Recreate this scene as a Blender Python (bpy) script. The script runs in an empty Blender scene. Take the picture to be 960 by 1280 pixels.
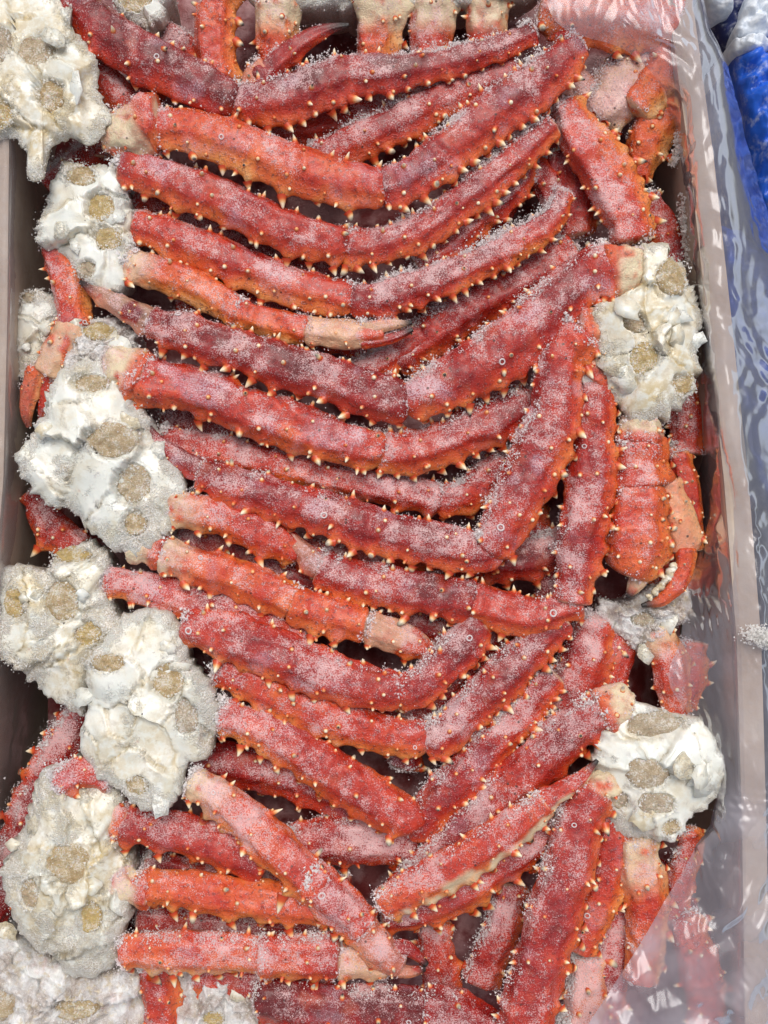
import bpy, math, random
import numpy as np
from mathutils import Vector, Matrix

random.seed(7)
RNG = np.random.default_rng(11)
C = bpy.context.scene.collection
S = 0.0006            # metres per photo pixel at the top of the pile
H = 1300.0            # camera height above the top of the pile, in those pixels

# ------------------------------------------------------------------ camera, sky, sun, exposure
sc = bpy.context.scene
cam_d = bpy.data.cameras.new('camera')
cam = bpy.data.objects.new('camera', cam_d); C.objects.link(cam)
cam.location = (0, 0, H*S); cam.rotation_euler = (0, 0, 0)
cam_d.sensor_fit = 'AUTO'; cam_d.sensor_width = 36.0; cam_d.lens = 36.0*H/1280.0
cam_d.clip_start = 0.01; cam_d.clip_end = 100
sc.camera = cam

SUN_EL, SUN_AZ = 64.0, 82.0     # azimuth measured anticlockwise from +x: the light comes from the upper left
w = bpy.data.worlds.new('World'); sc.world = w; w.use_nodes = True
wn = w.node_tree.nodes; wl = w.node_tree.links
sky = wn.new('ShaderNodeTexSky'); sky.sky_type = 'NISHITA'; sky.sun_disc = False
sky.sun_elevation = math.radians(SUN_EL); sky.sun_rotation = math.radians(90.0-SUN_AZ)
sky.dust_density = 4.0; sky.air_density = 1.0
hs = wn.new('ShaderNodeHueSaturation'); hs.inputs['Saturation'].default_value = 0.42
wl.new(sky.outputs[0], hs.inputs['Color']); wl.new(hs.outputs[0], wn['Background'].inputs[0])
wn['Background'].inputs[1].default_value = 0.14
sd = bpy.data.lights.new('sun', 'SUN'); sd.energy = 1.3; sd.angle = math.radians(32); sd.color = (1, .96, .9)
so = bpy.data.objects.new('sun', sd); C.objects.link(so)
d = Vector((math.cos(math.radians(SUN_EL))*math.cos(math.radians(SUN_AZ)), math.cos(math.radians(SUN_EL))*math.sin(math.radians(SUN_AZ)), math.sin(math.radians(SUN_EL))))
so.rotation_euler = d.to_track_quat('Z', 'Y').to_euler()
sc.view_settings.view_transform = 'Standard'; sc.view_settings.look = 'None'
sc.view_settings.exposure = 0.09; sc.view_settings.gamma = 1.0
sc.cycles.use_denoising = True
sc.cycles.max_bounces = 8; sc.cycles.transparent_max_bounces = 12

# ------------------------------------------------------------------ small maths
def W(x, y, z=0.0):
    """photo pixel + height (in pixels) -> metres"""
    k = (H-z)/H
    return np.array(((x-480.0)*k*S, -(y-640.0)*k*S, z*S))

def _hash(i, j, k, seed):
    n = (i*374761393 + j*668265263 + k*2147483647 + seed*1274126177) & 0xffffffff
    n = ((n ^ (n >> 13))*1274126177) & 0xffffffff
    n = ((n ^ (n >> 16))*2246822519) & 0xffffffff
    return ((n ^ (n >> 15)) & 0xffff)/65535.0

def vnoise(p, seed=0):
    """value noise on an (n,3) array, about -1..1"""
    f = np.floor(p); t = p-f; i = f.astype(np.int64); t = t*t*(3-2*t)
    r = 0
    for a in (0, 1):
        wa = t[:, 0] if a else 1-t[:, 0]
        for b in (0, 1):
            wb = t[:, 1] if b else 1-t[:, 1]
            for c in (0, 1):
                wc = t[:, 2] if c else 1-t[:, 2]
                r = r + wa*wb*wc*_hash(i[:, 0]+a, i[:, 1]+b, i[:, 2]+c, seed)
    return r*2-1

def fbm(p, seed=0, oct=3):
    a, r, s = 1.0, 0, 0
    for o in range(oct):
        r = r + a*vnoise(p*(2.03**o)+o*17.3, seed+o); s += a; a *= .5
    return r/s

def sst(a, b, x):
    t = np.clip((x-a)/(b-a), 0, 1); return t*t*(3-2*t)

def spline(P, n, q=None):
    """Catmull-Rom through rows of P, n samples, by chord length"""
    P = np.asarray(P, float)
    seg = np.linalg.norm(np.diff(P[:, :3], axis=0), axis=1); u = np.concatenate(([0], np.cumsum(seg)))
    A = np.vstack((2*P[0]-P[1], P, 2*P[-1]-P[-2]))
    q = np.linspace(0, u[-1], n) if q is None else np.asarray(q); n = len(q); out = np.zeros((n, P.shape[1]))
    k = np.clip(np.searchsorted(u, q, side='right')-1, 0, len(P)-2)
    t = ((q-u[k])/np.maximum(u[k+1]-u[k], 1e-9))[:, None]
    p0, p1, p2, p3 = A[k], A[k+1], A[k+2], A[k+3]
    return .5*(2*p1+(p2-p0)*t+(2*p0-5*p1+4*p2-p3)*t*t+(3*p1-p0-3*p2+p3)*t**3)

# ------------------------------------------------------------------ mesh helpers
def mesh(name, V, F, mat, attrs=None, smooth=True):
    me = bpy.data.meshes.new(name)
    V = np.asarray(V, np.float32); F = np.asarray(F, np.int32)
    k = F.shape[1]
    me.vertices.add(len(V)); me.vertices.foreach_set('co', V.ravel())
    me.loops.add(F.size); me.loops.foreach_set('vertex_index', F.ravel())
    me.polygons.add(len(F)); me.polygons.foreach_set('loop_start', np.arange(0, F.size, k, dtype=np.int32))
    me.polygons.foreach_set('use_smooth', np.full(len(F), smooth))
    if mat: me.materials.append(mat)
    for a, v in (attrs or {}).items():
        at = me.attributes.new(a, 'FLOAT', 'POINT'); at.data.foreach_set('value', np.asarray(v, np.float32))
    me.update(calc_edges=True)
    return me

def link(name, data, parent=None, M=None):
    o = bpy.data.objects.new(name, data); C.objects.link(o)
    if parent is not None: o.parent = parent
    if M is not None: o.matrix_basis = M
    return o

def tag(o, label, cat, group=None):
    o['label'] = label; o['category'] = cat
    if group: o['group'] = group
    return o

def grid_faces(nu, nv, wrap):
    i = np.arange(nu-1)[:, None]; j = np.arange(nv if wrap else nv-1)[None, :]
    a = i*nv+j; b = i*nv+(j+1) % nv; c = (i+1)*nv+(j+1) % nv; e = (i+1)*nv+j
    return np.stack((a, b, c, e), -1).reshape(-1, 4)

# ------------------------------------------------------------------ materials
class N:
    def __init__(s, name):
        s.m = bpy.data.materials.new(name); s.m.use_nodes = True
        s.t = s.m.node_tree; s.n = s.t.nodes; s.l = s.t.links; s.p = s.n['Principled BSDF']; s.out = s.n['Material Output']
    def set(s, sock, v):
        if hasattr(v, 'is_linked') or isinstance(v, bpy.types.NodeSocket): s.l.new(v, sock)
        else: sock.default_value = v
    def attr(s, name): a = s.n.new('ShaderNodeAttribute'); a.attribute_name = name; return a.outputs['Fac']
    def co(s):
        if not hasattr(s, '_co'): s._co = s.n.new('ShaderNodeTexCoord').outputs['Object']
        return s._co
    def noise(s, scale, detail=3, rough=.55, dist=0.0):
        a = s.n.new('ShaderNodeTexNoise'); a.inputs['Scale'].default_value = scale; a.inputs['Detail'].default_value = detail
        a.inputs['Roughness'].default_value = rough; a.inputs['Distortion'].default_value = dist
        s.l.new(s.co(), a.inputs['Vector']); return a.outputs['Fac']
    def voro(s, scale):
        a = s.n.new('ShaderNodeTexVoronoi'); a.inputs['Scale'].default_value = scale
        s.l.new(s.co(), a.inputs['Vector']); return a.outputs['Distance']
    def math(s, op, a, b=0.0, c=0.0, clamp=False):
        x = s.n.new('ShaderNodeMath'); x.operation = op; x.use_clamp = clamp
        s.set(x.inputs[0], a); s.set(x.inputs[1], b); s.set(x.inputs[2], c); return x.outputs[0]
    def rng(s, v, a, b, lo=0.0, hi=1.0):
        x = s.n.new('ShaderNodeMapRange'); x.interpolation_type = 'SMOOTHSTEP'
        s.set(x.inputs['Value'], v); x.inputs['From Min'].default_value = a; x.inputs['From Max'].default_value = b
        x.inputs['To Min'].default_value = lo; x.inputs['To Max'].default_value = hi; return x.outputs[0]
    def mix(s, f, a, b, blend='MIX'):
        x = s.n.new('ShaderNodeMix'); x.data_type = 'RGBA'; x.blend_type = blend
        s.set(x.inputs[0], f)
        for q, v in ((6, a), (7, b)):
            s.set(x.inputs[q], v if not isinstance(v, tuple) else (v+(1,))[:4])
        return x.outputs[2]
    def ramp(s, v, stops):
        r = s.n.new('ShaderNodeValToRGB'); e = r.color_ramp.elements
        while len(e) < len(stops): e.new(.5)
        for q, (p, c) in zip(e, stops): q.position = p; q.color = (*c, 1)
        s.l.new(v, r.inputs[0]); return r.outputs[0]
    def bump(s, h, strength, dist):
        b = s.n.new('ShaderNodeBump'); b.inputs['Strength'].default_value = strength; b.inputs['Distance'].default_value = dist
        s.l.new(h, b.inputs['Height']); s.l.new(b.outputs[0], s.p.inputs['Normal']); return b

def mat_shell():
    q = N('crab_shell')
    pig = q.attr('pig'); fr = q.attr('frost'); gl = q.attr('glaze'); wh = q.attr('white'); dk = q.attr('dark')
    n1 = q.noise(110, 4, .6); n2 = q.noise(330, 3, .6); sp = q.noise(1000, 2, .7); n4 = q.noise(45, 3)
    v = q.math('ADD', pig, q.math('MULTIPLY', q.math('SUBTRACT', n1, .5), .45))
    base = q.ramp(v, [(0.0, (.12, .002, .003)), (.20, (.32, .006, .005)), (.42, (.56, .036, .011)), (.64, (.74, .13, .025)), (.84, (.80, .27, .06)), (1.0, (.80, .44, .18))])
    base = q.mix(q.rng(n2, .50, .68, 0, .6), base, (.10, .002, .004))
    base = q.mix(q.rng(n4, .56, .7, 0, .3), base, (.60, .12, .05))
    base = q.mix(q.math('MULTIPLY', wh, q.rng(n1, .25, .55, .55, 1)), base, (.76, .64, .42))
    f = q.math('ADD', q.math('ADD', fr, .07), q.math('MULTIPLY', q.math('SUBTRACT', sp, .5), 2.6))
    f = q.math('ADD', f, q.math('MULTIPLY', q.math('SUBTRACT', n2, .5), .9))
    f = q.rng(f, .25, .95, 0, .72)
    base = q.mix(f, base, (.80, .53, .52))
    g = q.math('MULTIPLY', gl, q.rng(sp, .38, .62, .10, .55))
    base = q.mix(g, base, (.64, .46, .54))
    pit = q.math('MULTIPLY', q.rng(q.voro(105), .13, .08), q.rng(n4, .50, .56))
    base = q.mix(q.math('MULTIPLY', pit, .85), base, (.05, .02, .015))
    base = q.mix(dk, base, (.020, .014, .012))
    q.set(q.p.inputs['Base Color'], base)
    q.set(q.p.inputs['Roughness'], q.rng(f, 0, .6, .24, .50))
    q.p.inputs['Specular IOR Level'].default_value = .5
    q.p.inputs['Coat Weight'].default_value = .25; q.p.inputs['Coat Roughness'].default_value = .18
    q.p.inputs['Subsurface Weight'].default_value = .12
    q.p.inputs['Subsurface Radius'].default_value = (1, .35, .25); q.p.inputs['Subsurface Scale'].default_value = .0025
    h = q.math('ADD', q.math('MULTIPLY', sp, .9), q.math('MULTIPLY', n2, 1.2))
    q.bump(h, .8, .0013)
    return q.m

def mat_white():
    q = N('white_membrane')
    n1 = q.noise(38, 4, .6); n2 = q.noise(150, 5, .65); sp = q.noise(1000, 2); n5 = q.noise(75, 4, .6); fr = q.attr('frost'); ye = q.attr('yellow'); cr = q.attr('crack')
    base = q.mix(q.rng(n1, .40, .60), (.74, .75, .69), (.86, .85, .78))
    base = q.mix(q.rng(n5, .54, .66, 0, .35), base, (.54, .53, .52))
    base = q.mix(q.math('MULTIPLY', ye, q.rng(n2, .35, .58, .2, 1)), base, (.56, .42, .19))
    base = q.mix(q.math('MULTIPLY', q.rng(n2, .56, .70, 0, .7), q.rng(fr, .1, .5, .15, 1)), base, (.46, .38, .27))
    base = q.mix(q.rng(q.noise(60, 3), .68, .76, 0, .35), base, (.55, .18, .10))
    f = q.rng(q.math('ADD', q.math('ADD', fr, q.math('MULTIPLY', q.math('SUBTRACT', sp, .5), 1.4)), q.math('MULTIPLY', q.math('SUBTRACT', n2, .5), 1.2)), .25, .95, 0, .85)
    base = q.mix(f, base, q.mix(q.rng(sp, .35, .65), (.62, .52, .40), (.93, .91, .86)))
    base = q.mix(q.rng(q.noise(24, 5, .7), .56, .68, 0, .5), base, (.60, .50, .30))
    base = q.mix(q.math('MULTIPLY', cr, .7), base, (.22, .16, .08))
    q.set(q.p.inputs['Base Color'], base)
    q.set(q.p.inputs['Roughness'], q.rng(f, 0, .8, .26, .6))
    q.p.inputs['Subsurface Weight'].default_value = .2
    q.p.inputs['Subsurface Radius'].default_value = (1, .8, .6); q.p.inputs['Subsurface Scale'].default_value = .003
    q.p.inputs['Coat Weight'].default_value = .3; q.p.inputs['Coat Roughness'].default_value = .15
    q.bump(q.math('ADD', q.math('MULTIPLY', sp, q.math('ADD', q.math('MULTIPLY', f, 1.2), .12)), q.math('MULTIPLY', n2, q.math('ADD', q.math('MULTIPLY', f, 1.2), .25))), .8, .0016)
    return q.m

def mat_meat():
    q = N('crab_meat')
    n1 = q.noise(120, 4, .65); sp = q.noise(850, 3, .7); m = q.attr('m')
    base = q.ramp(n1, [(.3, (.40, .27, .12)), (.5, (.56, .42, .23)), (.7, (.68, .56, .37))])
    base = q.mix(q.rng(m, .4, 1, 0, .6), base, (.48, .41, .34))
    base = q.mix(q.rng(m, .3, 0, 0, .6), base, (.60, .43, .14))
    base = q.mix(q.rng(q.math('ADD', sp, q.math('MULTIPLY', q.math('SUBTRACT', n1, .5), .6)), .50, .68, 0, .8), base, (.82, .78, .72))
    base = q.mix(q.rng(sp, .44, .32, 0, .6), base, (.22, .15, .08))
    q.set(q.p.inputs['Base Color'], base); q.p.inputs['Roughness'].default_value = .5
    q.p.inputs['Subsurface Weight'].default_value = .15; q.p.inputs['Subsurface Scale'].default_value = .003
    q.bump(sp, 1.0, .0018)
    return q.m

def mat_frost(name, tr, thin, thick, see):
    q = N(name); w_ = q.attr('thick')
    col = q.mix(w_, thin, thick)
    q.set(q.p.inputs['Base Color'], col); q.p.inputs['Roughness'].default_value = .3
    q.p.inputs['IOR'].default_value = 1.31
    t = q.n.new('ShaderNodeBsdfTranslucent'); q.l.new(col, t.inputs[0])
    m = q.n.new('ShaderNodeMixShader'); m.inputs[0].default_value = tr
    q.l.new(q.p.outputs[0], m.inputs[1]); q.l.new(t.outputs[0], m.inputs[2])
    c = q.n.new('ShaderNodeBsdfTransparent'); m2 = q.n.new('ShaderNodeMixShader')
    q.set(m2.inputs[0], q.math('MULTIPLY', q.math('SUBTRACT', 1.0, w_), see))
    q.l.new(m.outputs[0], m2.inputs[1]); q.l.new(c.outputs[0], m2.inputs[2]); q.l.new(m2.outputs[0], q.out.inputs[0])
    return q.m

def mat_spine():
    q = N('spine')
    z = q.attr('h')
    base = q.ramp(z, [(0, (.50, .035, .012)), (.14, (.66, .13, .03)), (.34, (.80, .42, .17)), (.56, (.84, .68, .45)), (1, (.84, .76, .60))])
    base = q.mix(q.attr('blk'), base, (.03, .02, .02))
    q.set(q.p.inputs['Base Color'], base); q.p.inputs['Roughness'].default_value = .35
    return q.m

def mat_card():
    q = N('corrugated_cardboard')
    n = q.noise(12, 5, .65); n2 = q.noise(300, 3)
    base = q.ramp(n, [(.3, (.32, .23, .17)), (.55, (.46, .36, .28)), (.75, (.56, .48, .40))])
    q.set(q.p.inputs['Base Color'], q.mix(q.rng(n2, .4, .7, 0, .25), base, (.40, .37, .34))); q.p.inputs['Roughness'].default_value = .85
    q.bump(n2, .4, .001)
    return q.m

def mat_film(name, milk, alpha, fres=.6):
    q = N(name); q.n.remove(q.p)
    lw = q.n.new('ShaderNodeLayerWeight'); lw.inputs['Blend'].default_value = .30
    tr = q.n.new('ShaderNodeBsdfTransparent'); tr.inputs[0].default_value = (.95, .95, .965, 1)
    df = q.n.new('ShaderNodeBsdfDiffuse'); df.inputs[0].default_value = (.70, .69, .78, 1)
    tl = q.n.new('ShaderNodeBsdfTranslucent'); tl.inputs[0].default_value = (.70, .69, .78, 1)
    gl = q.n.new('ShaderNodeBsdfGlossy'); gl.inputs[0].default_value = (.95, .96, 1, 1); gl.inputs['Roughness'].default_value = .17
    a = q.n.new('ShaderNodeMixShader'); a.inputs[0].default_value = .5
    q.l.new(df.outputs[0], a.inputs[1]); q.l.new(tl.outputs[0], a.inputs[2])
    b = q.n.new('ShaderNodeMixShader')
    q.set(b.inputs[0], q.math('ADD', q.math('MULTIPLY', q.rng(q.noise(16, 3, .5), .42, .68, milk*.5, milk), q.attr('layers')), q.math('MULTIPLY', lw.outputs['Facing'], .10)))
    q.l.new(tr.outputs[0], b.inputs[1]); q.l.new(a.outputs[0], b.inputs[2])
    c = q.n.new('ShaderNodeMixShader')
    q.set(c.inputs[0], q.math('ADD', q.math('MULTIPLY', lw.outputs['Fresnel'], fres), alpha))
    q.l.new(b.outputs[0], c.inputs[1]); q.l.new(gl.outputs[0], c.inputs[2]); q.l.new(c.outputs[0], q.out.inputs[0])
    return q.m

def mat_plain(name, col, rough, var=.3, scale=60, ice=0.0):
    q = N(name); n = q.noise(scale, 4)
    c0 = q.mix(q.rng(n, .35, .65, 0, var), col, tuple(min(1, c*1.8+.02) for c in col))
    q.set(q.p.inputs['Base Color'], q.mix(q.rng(q.noise(70, 6, .78), .50, .74, 0, ice), c0, (.60, .64, .70)))
    q.p.inputs['Roughness'].default_value = rough; q.bump(n, .4, .003)
    return q.m

def mat_ice():
    q = N('frosted_ice'); fr = q.attr('frost'); ye = q.attr('yellow')
    n1 = q.noise(55, 4, .6); n2 = q.noise(180, 4, .65); sp = q.noise(1000, 3, .7)
    base = q.ramp(n1, [(.3, (.34, .27, .22)), (.44, (.54, .48, .44)), (.56, (.76, .75, .74)), (.7, (.90, .90, .86))])
    base = q.mix(q.math('MULTIPLY', ye, q.rng(n2, .48, .66)), base, (.58, .46, .26))
    base = q.mix(q.rng(q.noise(38, 3), .62, .72, 0, .25), base, (.55, .22, .18))
    base = q.mix(q.rng(sp, .52, .66, 0, .6), base, (.92, .91, .92))
    q.set(q.p.inputs['Base Color'], base); q.set(q.p.inputs['Roughness'], q.rng(n2, .4, .6, .15, .5))
    q.p.inputs['Subsurface Weight'].default_value = .5; q.p.inputs['Subsurface Radius'].default_value = (1, .9, .9); q.p.inputs['Subsurface Scale'].default_value = .004
    q.p.inputs['Coat Weight'].default_value = .4; q.p.inputs['Coat Roughness'].default_value = .12
    q.bump(q.math('ADD', q.math('MULTIPLY', sp, .7), q.math('MULTIPLY', n2, 1.6)), .9, .0016)
    return q.m

SHELL = mat_shell(); ICE = mat_ice(); WHITE = mat_white(); MEAT = mat_meat(); SPINE = mat_spine()
FROST = mat_frost('frost_crystals', .45, (.93, .78, .79), (.95, .93, .92), .50); RIME = mat_frost('rime_crystals', .65, (.97, .96, .93), (.98, .97, .95), .4)
CARD = mat_card(); FILM = mat_film('clear_film', .24, .025); LINING = mat_film('clear_lining', .09, .0, .22)
BLUE = mat_plain('blue_plastic', (.010, .09, .50), .35, ice=.6); NAVY = mat_plain('navy_plastic', (.006, .012, .07), .4, ice=.7)
GROUND = mat_plain('wet_concrete', (.08, .085, .10), .7)

# ------------------------------------------------------------------ the box and what is round it
def boxmesh(name, pts_in, pts_out, z0, z1, mat, parent, bow=0.0):
    """an upright wall with thickness that follows a bent line"""
    n = len(pts_in); V = []; zs = np.linspace(z0, z1, 9)
    for z in zs:
        b = bow*math.sin(math.pi*(z-z0)/(z1-z0))
        for (x, y) in pts_in: V.append(((x+b)*S, y*S, z*S))
    for z in zs[::-1]:
        for (x, y) in pts_out: V.append((x*S, y*S, z*S))
    F = grid_faces(18, n, False).tolist()
    for j in range(n-1): F.append([17*n+j, 17*n+j+1, j+1, j])
    return link(name, mesh(name, V, F, mat, smooth=False), parent)

def wx(line, z):
    """pixels along the rim -> flat px coordinates (x right, y up) at height z"""
    k = (H-z)/H
    return [((x-480)*k, -(y-640)*k) for x, y in line]

RIMZ, BOT = 25, -270
rim_r = [(812, -420), (835, 0), (862, 200), (884, 400), (905, 600), (921, 800), (928, 1050), (931, 1280), (925, 1700)]
rim_l = [(14, -420), (12, 0), (11, 200), (9, 400), (4, 600), (-12, 800), (-30, 1000), (-40, 1280), (-40, 1700)]
box = link('cardboard_box', None); box.location = (0, 0, BOT*S); box.empty_display_size = .05
tag(box, 'large brown corrugated cardboard box holding the whole frozen crab pile', 'box')
inv = Matrix.Translation((0, 0, -BOT*S))
rr, rl = wx(rim_r, RIMZ), wx(rim_l, RIMZ)
a = boxmesh('wall_panel', rr, [(x+30, y) for x, y in rr], BOT, RIMZ, CARD, box, bow=6); a.matrix_basis = inv
a = boxmesh('wall_panel', rl, [(x-30, y) for x, y in rl], BOT, RIMZ, CARD, box, bow=-5); a.matrix_basis = inv
def slab(name, x0, x1, y0, y1, z0, z1, mat, parent=None):
    V = [(x*S, y*S, z*S) for z in (z0, z1) for y in (y0, y1) for x in (x0, x1)]
    F = [(0, 2, 3, 1), (4, 5, 7, 6), (0, 1, 5, 4), (2, 6, 7, 3), (0, 4, 6, 2), (1, 3, 7, 5)]
    o = link(name, mesh(name, V, F, mat, smooth=False), parent); return o
a = slab('end_panel', -440, 320, 1040, 1066, BOT, RIMZ-3, CARD, box); a.matrix_basis = inv
a = slab('end_panel', -480, 410, -1066, -1040, BOT, RIMZ-3, CARD, box); a.matrix_basis = inv
a = slab('base_panel', -560, 470, -1040, 1040, BOT-14, BOT-1, CARD, box); a.matrix_basis = inv
g = slab('ground', -20000, 20000, -20000, 20000, -320, -286, GROUND); g['kind'] = 'structure'

# ------------------------------------------------------------------ frost crystals (real little tetrahedra)
TET = np.array([[1, 1, 1], [-1, -1, 1], [-1, 1, -1], [1, -1, -1]], float)/1.3
TF = np.array([[0, 2, 1], [0, 1, 3], [0, 3, 2], [1, 2, 3]])
def crystals(P, size):
    n = len(P)
    q = RNG.normal(size=(n, 4)); q /= np.linalg.norm(q, axis=1)[:, None]
    x, y, z, ww = q.T
    R = np.stack((1-2*(y*y+z*z), 2*(x*y-z*ww), 2*(x*z+y*ww), 2*(x*y+z*ww), 1-2*(x*x+z*z), 2*(y*z-x*ww), 2*(x*z-y*ww), 2*(y*z+x*ww), 1-2*(x*x+y*y)), -1).reshape(n, 3, 3)
    st = np.array(RNG.uniform(.55, 1.5, (n, 1, 3)))
    V = np.einsum('nij,nkj->nki', R, TET[None]*st)*size[:, None, None]+P[:, None]
    F = (TF[None]+4*np.arange(n)[:, None, None]).reshape(-1, 3)
    return V.reshape(-1, 3), F

def frost_obj(P, size, parent, mat=None, thick=None):
    if len(P) == 0: return
    V, F = crystals(P, size)
    o = link('frost', mesh('frost', V, F, mat or FROST, dict(thick=np.repeat(thick, 4) if thick is not None else np.full(len(V), .5)), smooth=False), parent); o['kind'] = 'stuff'
    return o

# ------------------------------------------------------------------ spines
def spine_geo(bend, blunt):
    V, ns = [], 7
    for z, r in ((-.25, 1.25), (.08, .95), (.45, .62 if not blunt else .8), (.82, .28 if not blunt else .55)):
        for k in range(ns):
            t = 2*math.pi*k/ns; V.append((r*math.cos(t)+bend*z*z, r*math.sin(t), z))
    V.append((bend, 0, 1)); F = []
    for i in range(3):
        for k in range(ns):
            a, b = i*ns+k, i*ns+(k+1) % ns
            F += [(a, b, b+ns), (a, b+ns, a+ns)]
    for k in range(ns): F.append((3*ns+k, 3*ns+(k+1) % ns, 4*ns))
    return np.array(V), np.array(F)
def spine_mesh(bend, blunt, blk):
    V, F = spine_geo(bend, blunt); h = np.clip(V[:, 2], 0, 1)
    return mesh('spine', V, F, SPINE, dict(h=h, blk=blk*sst(.6, .8, h)))
SPM = [spine_mesh(.35, False, 0), spine_mesh(-.15, False, 0), spine_mesh(.7, False, 0), spine_mesh(.1, False, 0), spine_mesh(.2, False, 1), spine_mesh(.5, True, .6), spine_mesh(-.3, False, .5)]
KV, KF = spine_geo(.1, True)
def knob_obj(mats, parent):
    if not mats: return
    n = len(mats); V = np.hstack((KV, np.ones((len(KV), 1))))
    A = np.einsum('nij,kj->nki', np.array([np.array(m) for m in mats]), V)[..., :3].reshape(-1, 3)
    F = (KF[None]+len(KV)*np.arange(n)[:, None, None]).reshape(-1, 3)
    h = (np.clip(KV[:, 2], 0, 1)[None]*RNG.uniform(.25, 1.0, (n, 1))).ravel(); bl = np.repeat(RNG.random(n) > .84, len(KV))*sst(.5, .8, h)
    o = link('knobs', mesh('knobs', A, F, SPINE, dict(h=h, blk=bl)), parent); o['kind'] = 'stuff'

# ------------------------------------------------------------------ one segment of a limb
SEED = [100]
FUZZ = np.array((-.55, .70, .30)); FUZZ /= np.linalg.norm(FUZZ)
ALLSEG = []
def segment(pts, z, parent, name, base, tone=.3, frost=.45, white=0.0, wgrad=None, keel=(.5, .8), orange=1.0, spines=1.0, knobs=1.0,
            tip=False, glaze=.5, dark=0.0, flat=.80, longsp=1.0, fz=1.0, kwhite=0.0, lump=1.0, caps=(.24, .24), grow=1.0):
    """pts: (x, y, radius) in photo pixels; z: heights (start, end) or one per point. Returns (object, frost points, sizes)."""
    SEED[0] += 3; sd_ = SEED[0]; rng = np.random.default_rng(sd_)
    pts = np.array(pts, float)
    zz = np.array(z, float) if len(z) == len(pts) else np.interp(np.linspace(0, 1, len(pts)), np.linspace(0, 1, len(z)), z)
    P = np.array([(*(W(x, y, h)/S), r*(H-h)/H*grow) for (x, y, r), h in zip(pts, zz)])
    L = np.linalg.norm(np.diff(P[:, :3], axis=0), axis=1).sum()
    u = np.linspace(0, L, int(max(14, L/3.0))); h_ = u[1]
    ex = [h_*f for f in (.06, .16, .32, .6, 1.5, 2.5)]
    u = np.unique(np.concatenate((u, ex, [L-x for x in ex] if not tip else [L-h_*.4]))); nu = len(u); nv = 46
    Q = spline(P, nu, u); c = Q[:, :3]; r = np.maximum(Q[:, 3], .6)*.785
    wv_ = lambda s2, f0: fbm(np.stack((u/f0, np.full(nu, sd_*.73), np.full(nu, s2*5.1)), 1), sd_+s2, 2)
    if not tip:
        wob = .25 if name == 'claw_palm' else 1
        r = r*(1+wob*(.10*wv_(31, 42)+.04*wv_(32, 16)))
        c = c+np.stack((wv_(33, 60), wv_(34, 60), .6*wv_(35, 60)), 1)*r[:, None]*.13
    # rounded ends
    e = np.ones(nu)
    e *= np.sqrt(np.clip(1-np.clip(1-u/(r[0]*caps[0]), 0, 1)**2, 0, 1))
    if not tip: e *= np.sqrt(np.clip(1-np.clip(1-(L-u)/(r[-1]*caps[1]), 0, 1)**2, 0, 1))
    e = np.maximum(e, .02)
    T = np.gradient(c, axis=0); T /= np.linalg.norm(T, axis=1)[:, None]
    U = np.array((0, 0, 1.0))-T*T[:, 2:3]; U /= np.linalg.norm(U, axis=1)[:, None]
    Sd = np.cross(T, U); kv = np.array((keel[0], -keel[1], 0))
    if (Sd@kv).mean() < 0: Sd = -Sd
    th = np.linspace(-math.pi, math.pi, nv, endpoint=False)
    ct, st = np.cos(th), np.sin(th)
    # cross-section: flattened, with an edge on the keel side
    tw = .16*fbm(np.stack((u/70, np.zeros(nu), np.full(nu, sd_*1.7)), 1), sd_+20, 2)
    tm = th[None]+tw[:, None]
    pw = 10.0; acc = 0
    for f_ in np.array((-2.15, -1.15, -.12, .88, 1.98, 3.05))+rng.normal(0, .10, 6):
        acc = acc+np.maximum(np.cos(tm-f_), 0)**pw
    prof = (np.maximum(acc, 1e-6)**(-1/pw)-1)*1.05+.97 + .07*np.exp(-((tm-1.62)/.25)**2)+.045*np.exp(-((tm+.62+.1*np.sin(u/19)[:, None])/.16)**2)+.04*np.exp(-((tm-.42)/.15)**2)
    dirs = U[:, None]*(ct*flat)[None, :, None] + Sd[:, None]*st[None, :, None]
    # joint collars: the shell swells then pinches at either end
    k0, k1 = (1 if c_ < .5 else .15 for c_ in caps)
    col = 1 + k0*(.08*np.exp(-((u-r[0]*.75)/(r[0]*.35))**2) - .05*np.exp(-((u-r[0]*1.5)/(r[0]*.4))**2)) + k1*(0 if tip else .10*np.exp(-((L-u-r[-1]*.35)/(r[-1]*.35))**2)-.05*np.exp(-((L-u-r[-1]*1.15)/(r[-1]*.3))**2))
    base_r = (r*e*col)[:, None]*prof
    cp = c[:, None]+dirs*base_r[..., None]
    fl = cp.reshape(-1, 3)
    nz = .125*fbm(fl/24.0, sd_, 2)+.055*fbm(fl/9.0, sd_+1, 2)+.045*(1-np.abs(fbm(fl/np.array((15., 15., 15.)), sd_+2, 2))*2.5)
    lumps = nz.reshape(nu, nv)*r[:, None]*lump*np.minimum(1, e*1.1)[:, None]
    # spine places
    sp = []
    if spines > 0:
        x = rng.uniform(8, 20)
        while x < L-6:
            sp.append((x, 1.46+rng.normal(0, .17), rng.uniform(.45, 1.5)*longsp, 'k')); x += rng.uniform(18, 31)/spines
    if spines > 0 and r.mean() > 14:
        x = rng.uniform(10, 40)
        while x < L-8:
            sp.append((x, -1.42+rng.normal(0, .12), rng.uniform(.5, 1.1)*longsp, 's')); x += rng.uniform(26, 62)/max(.6, spines)
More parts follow.
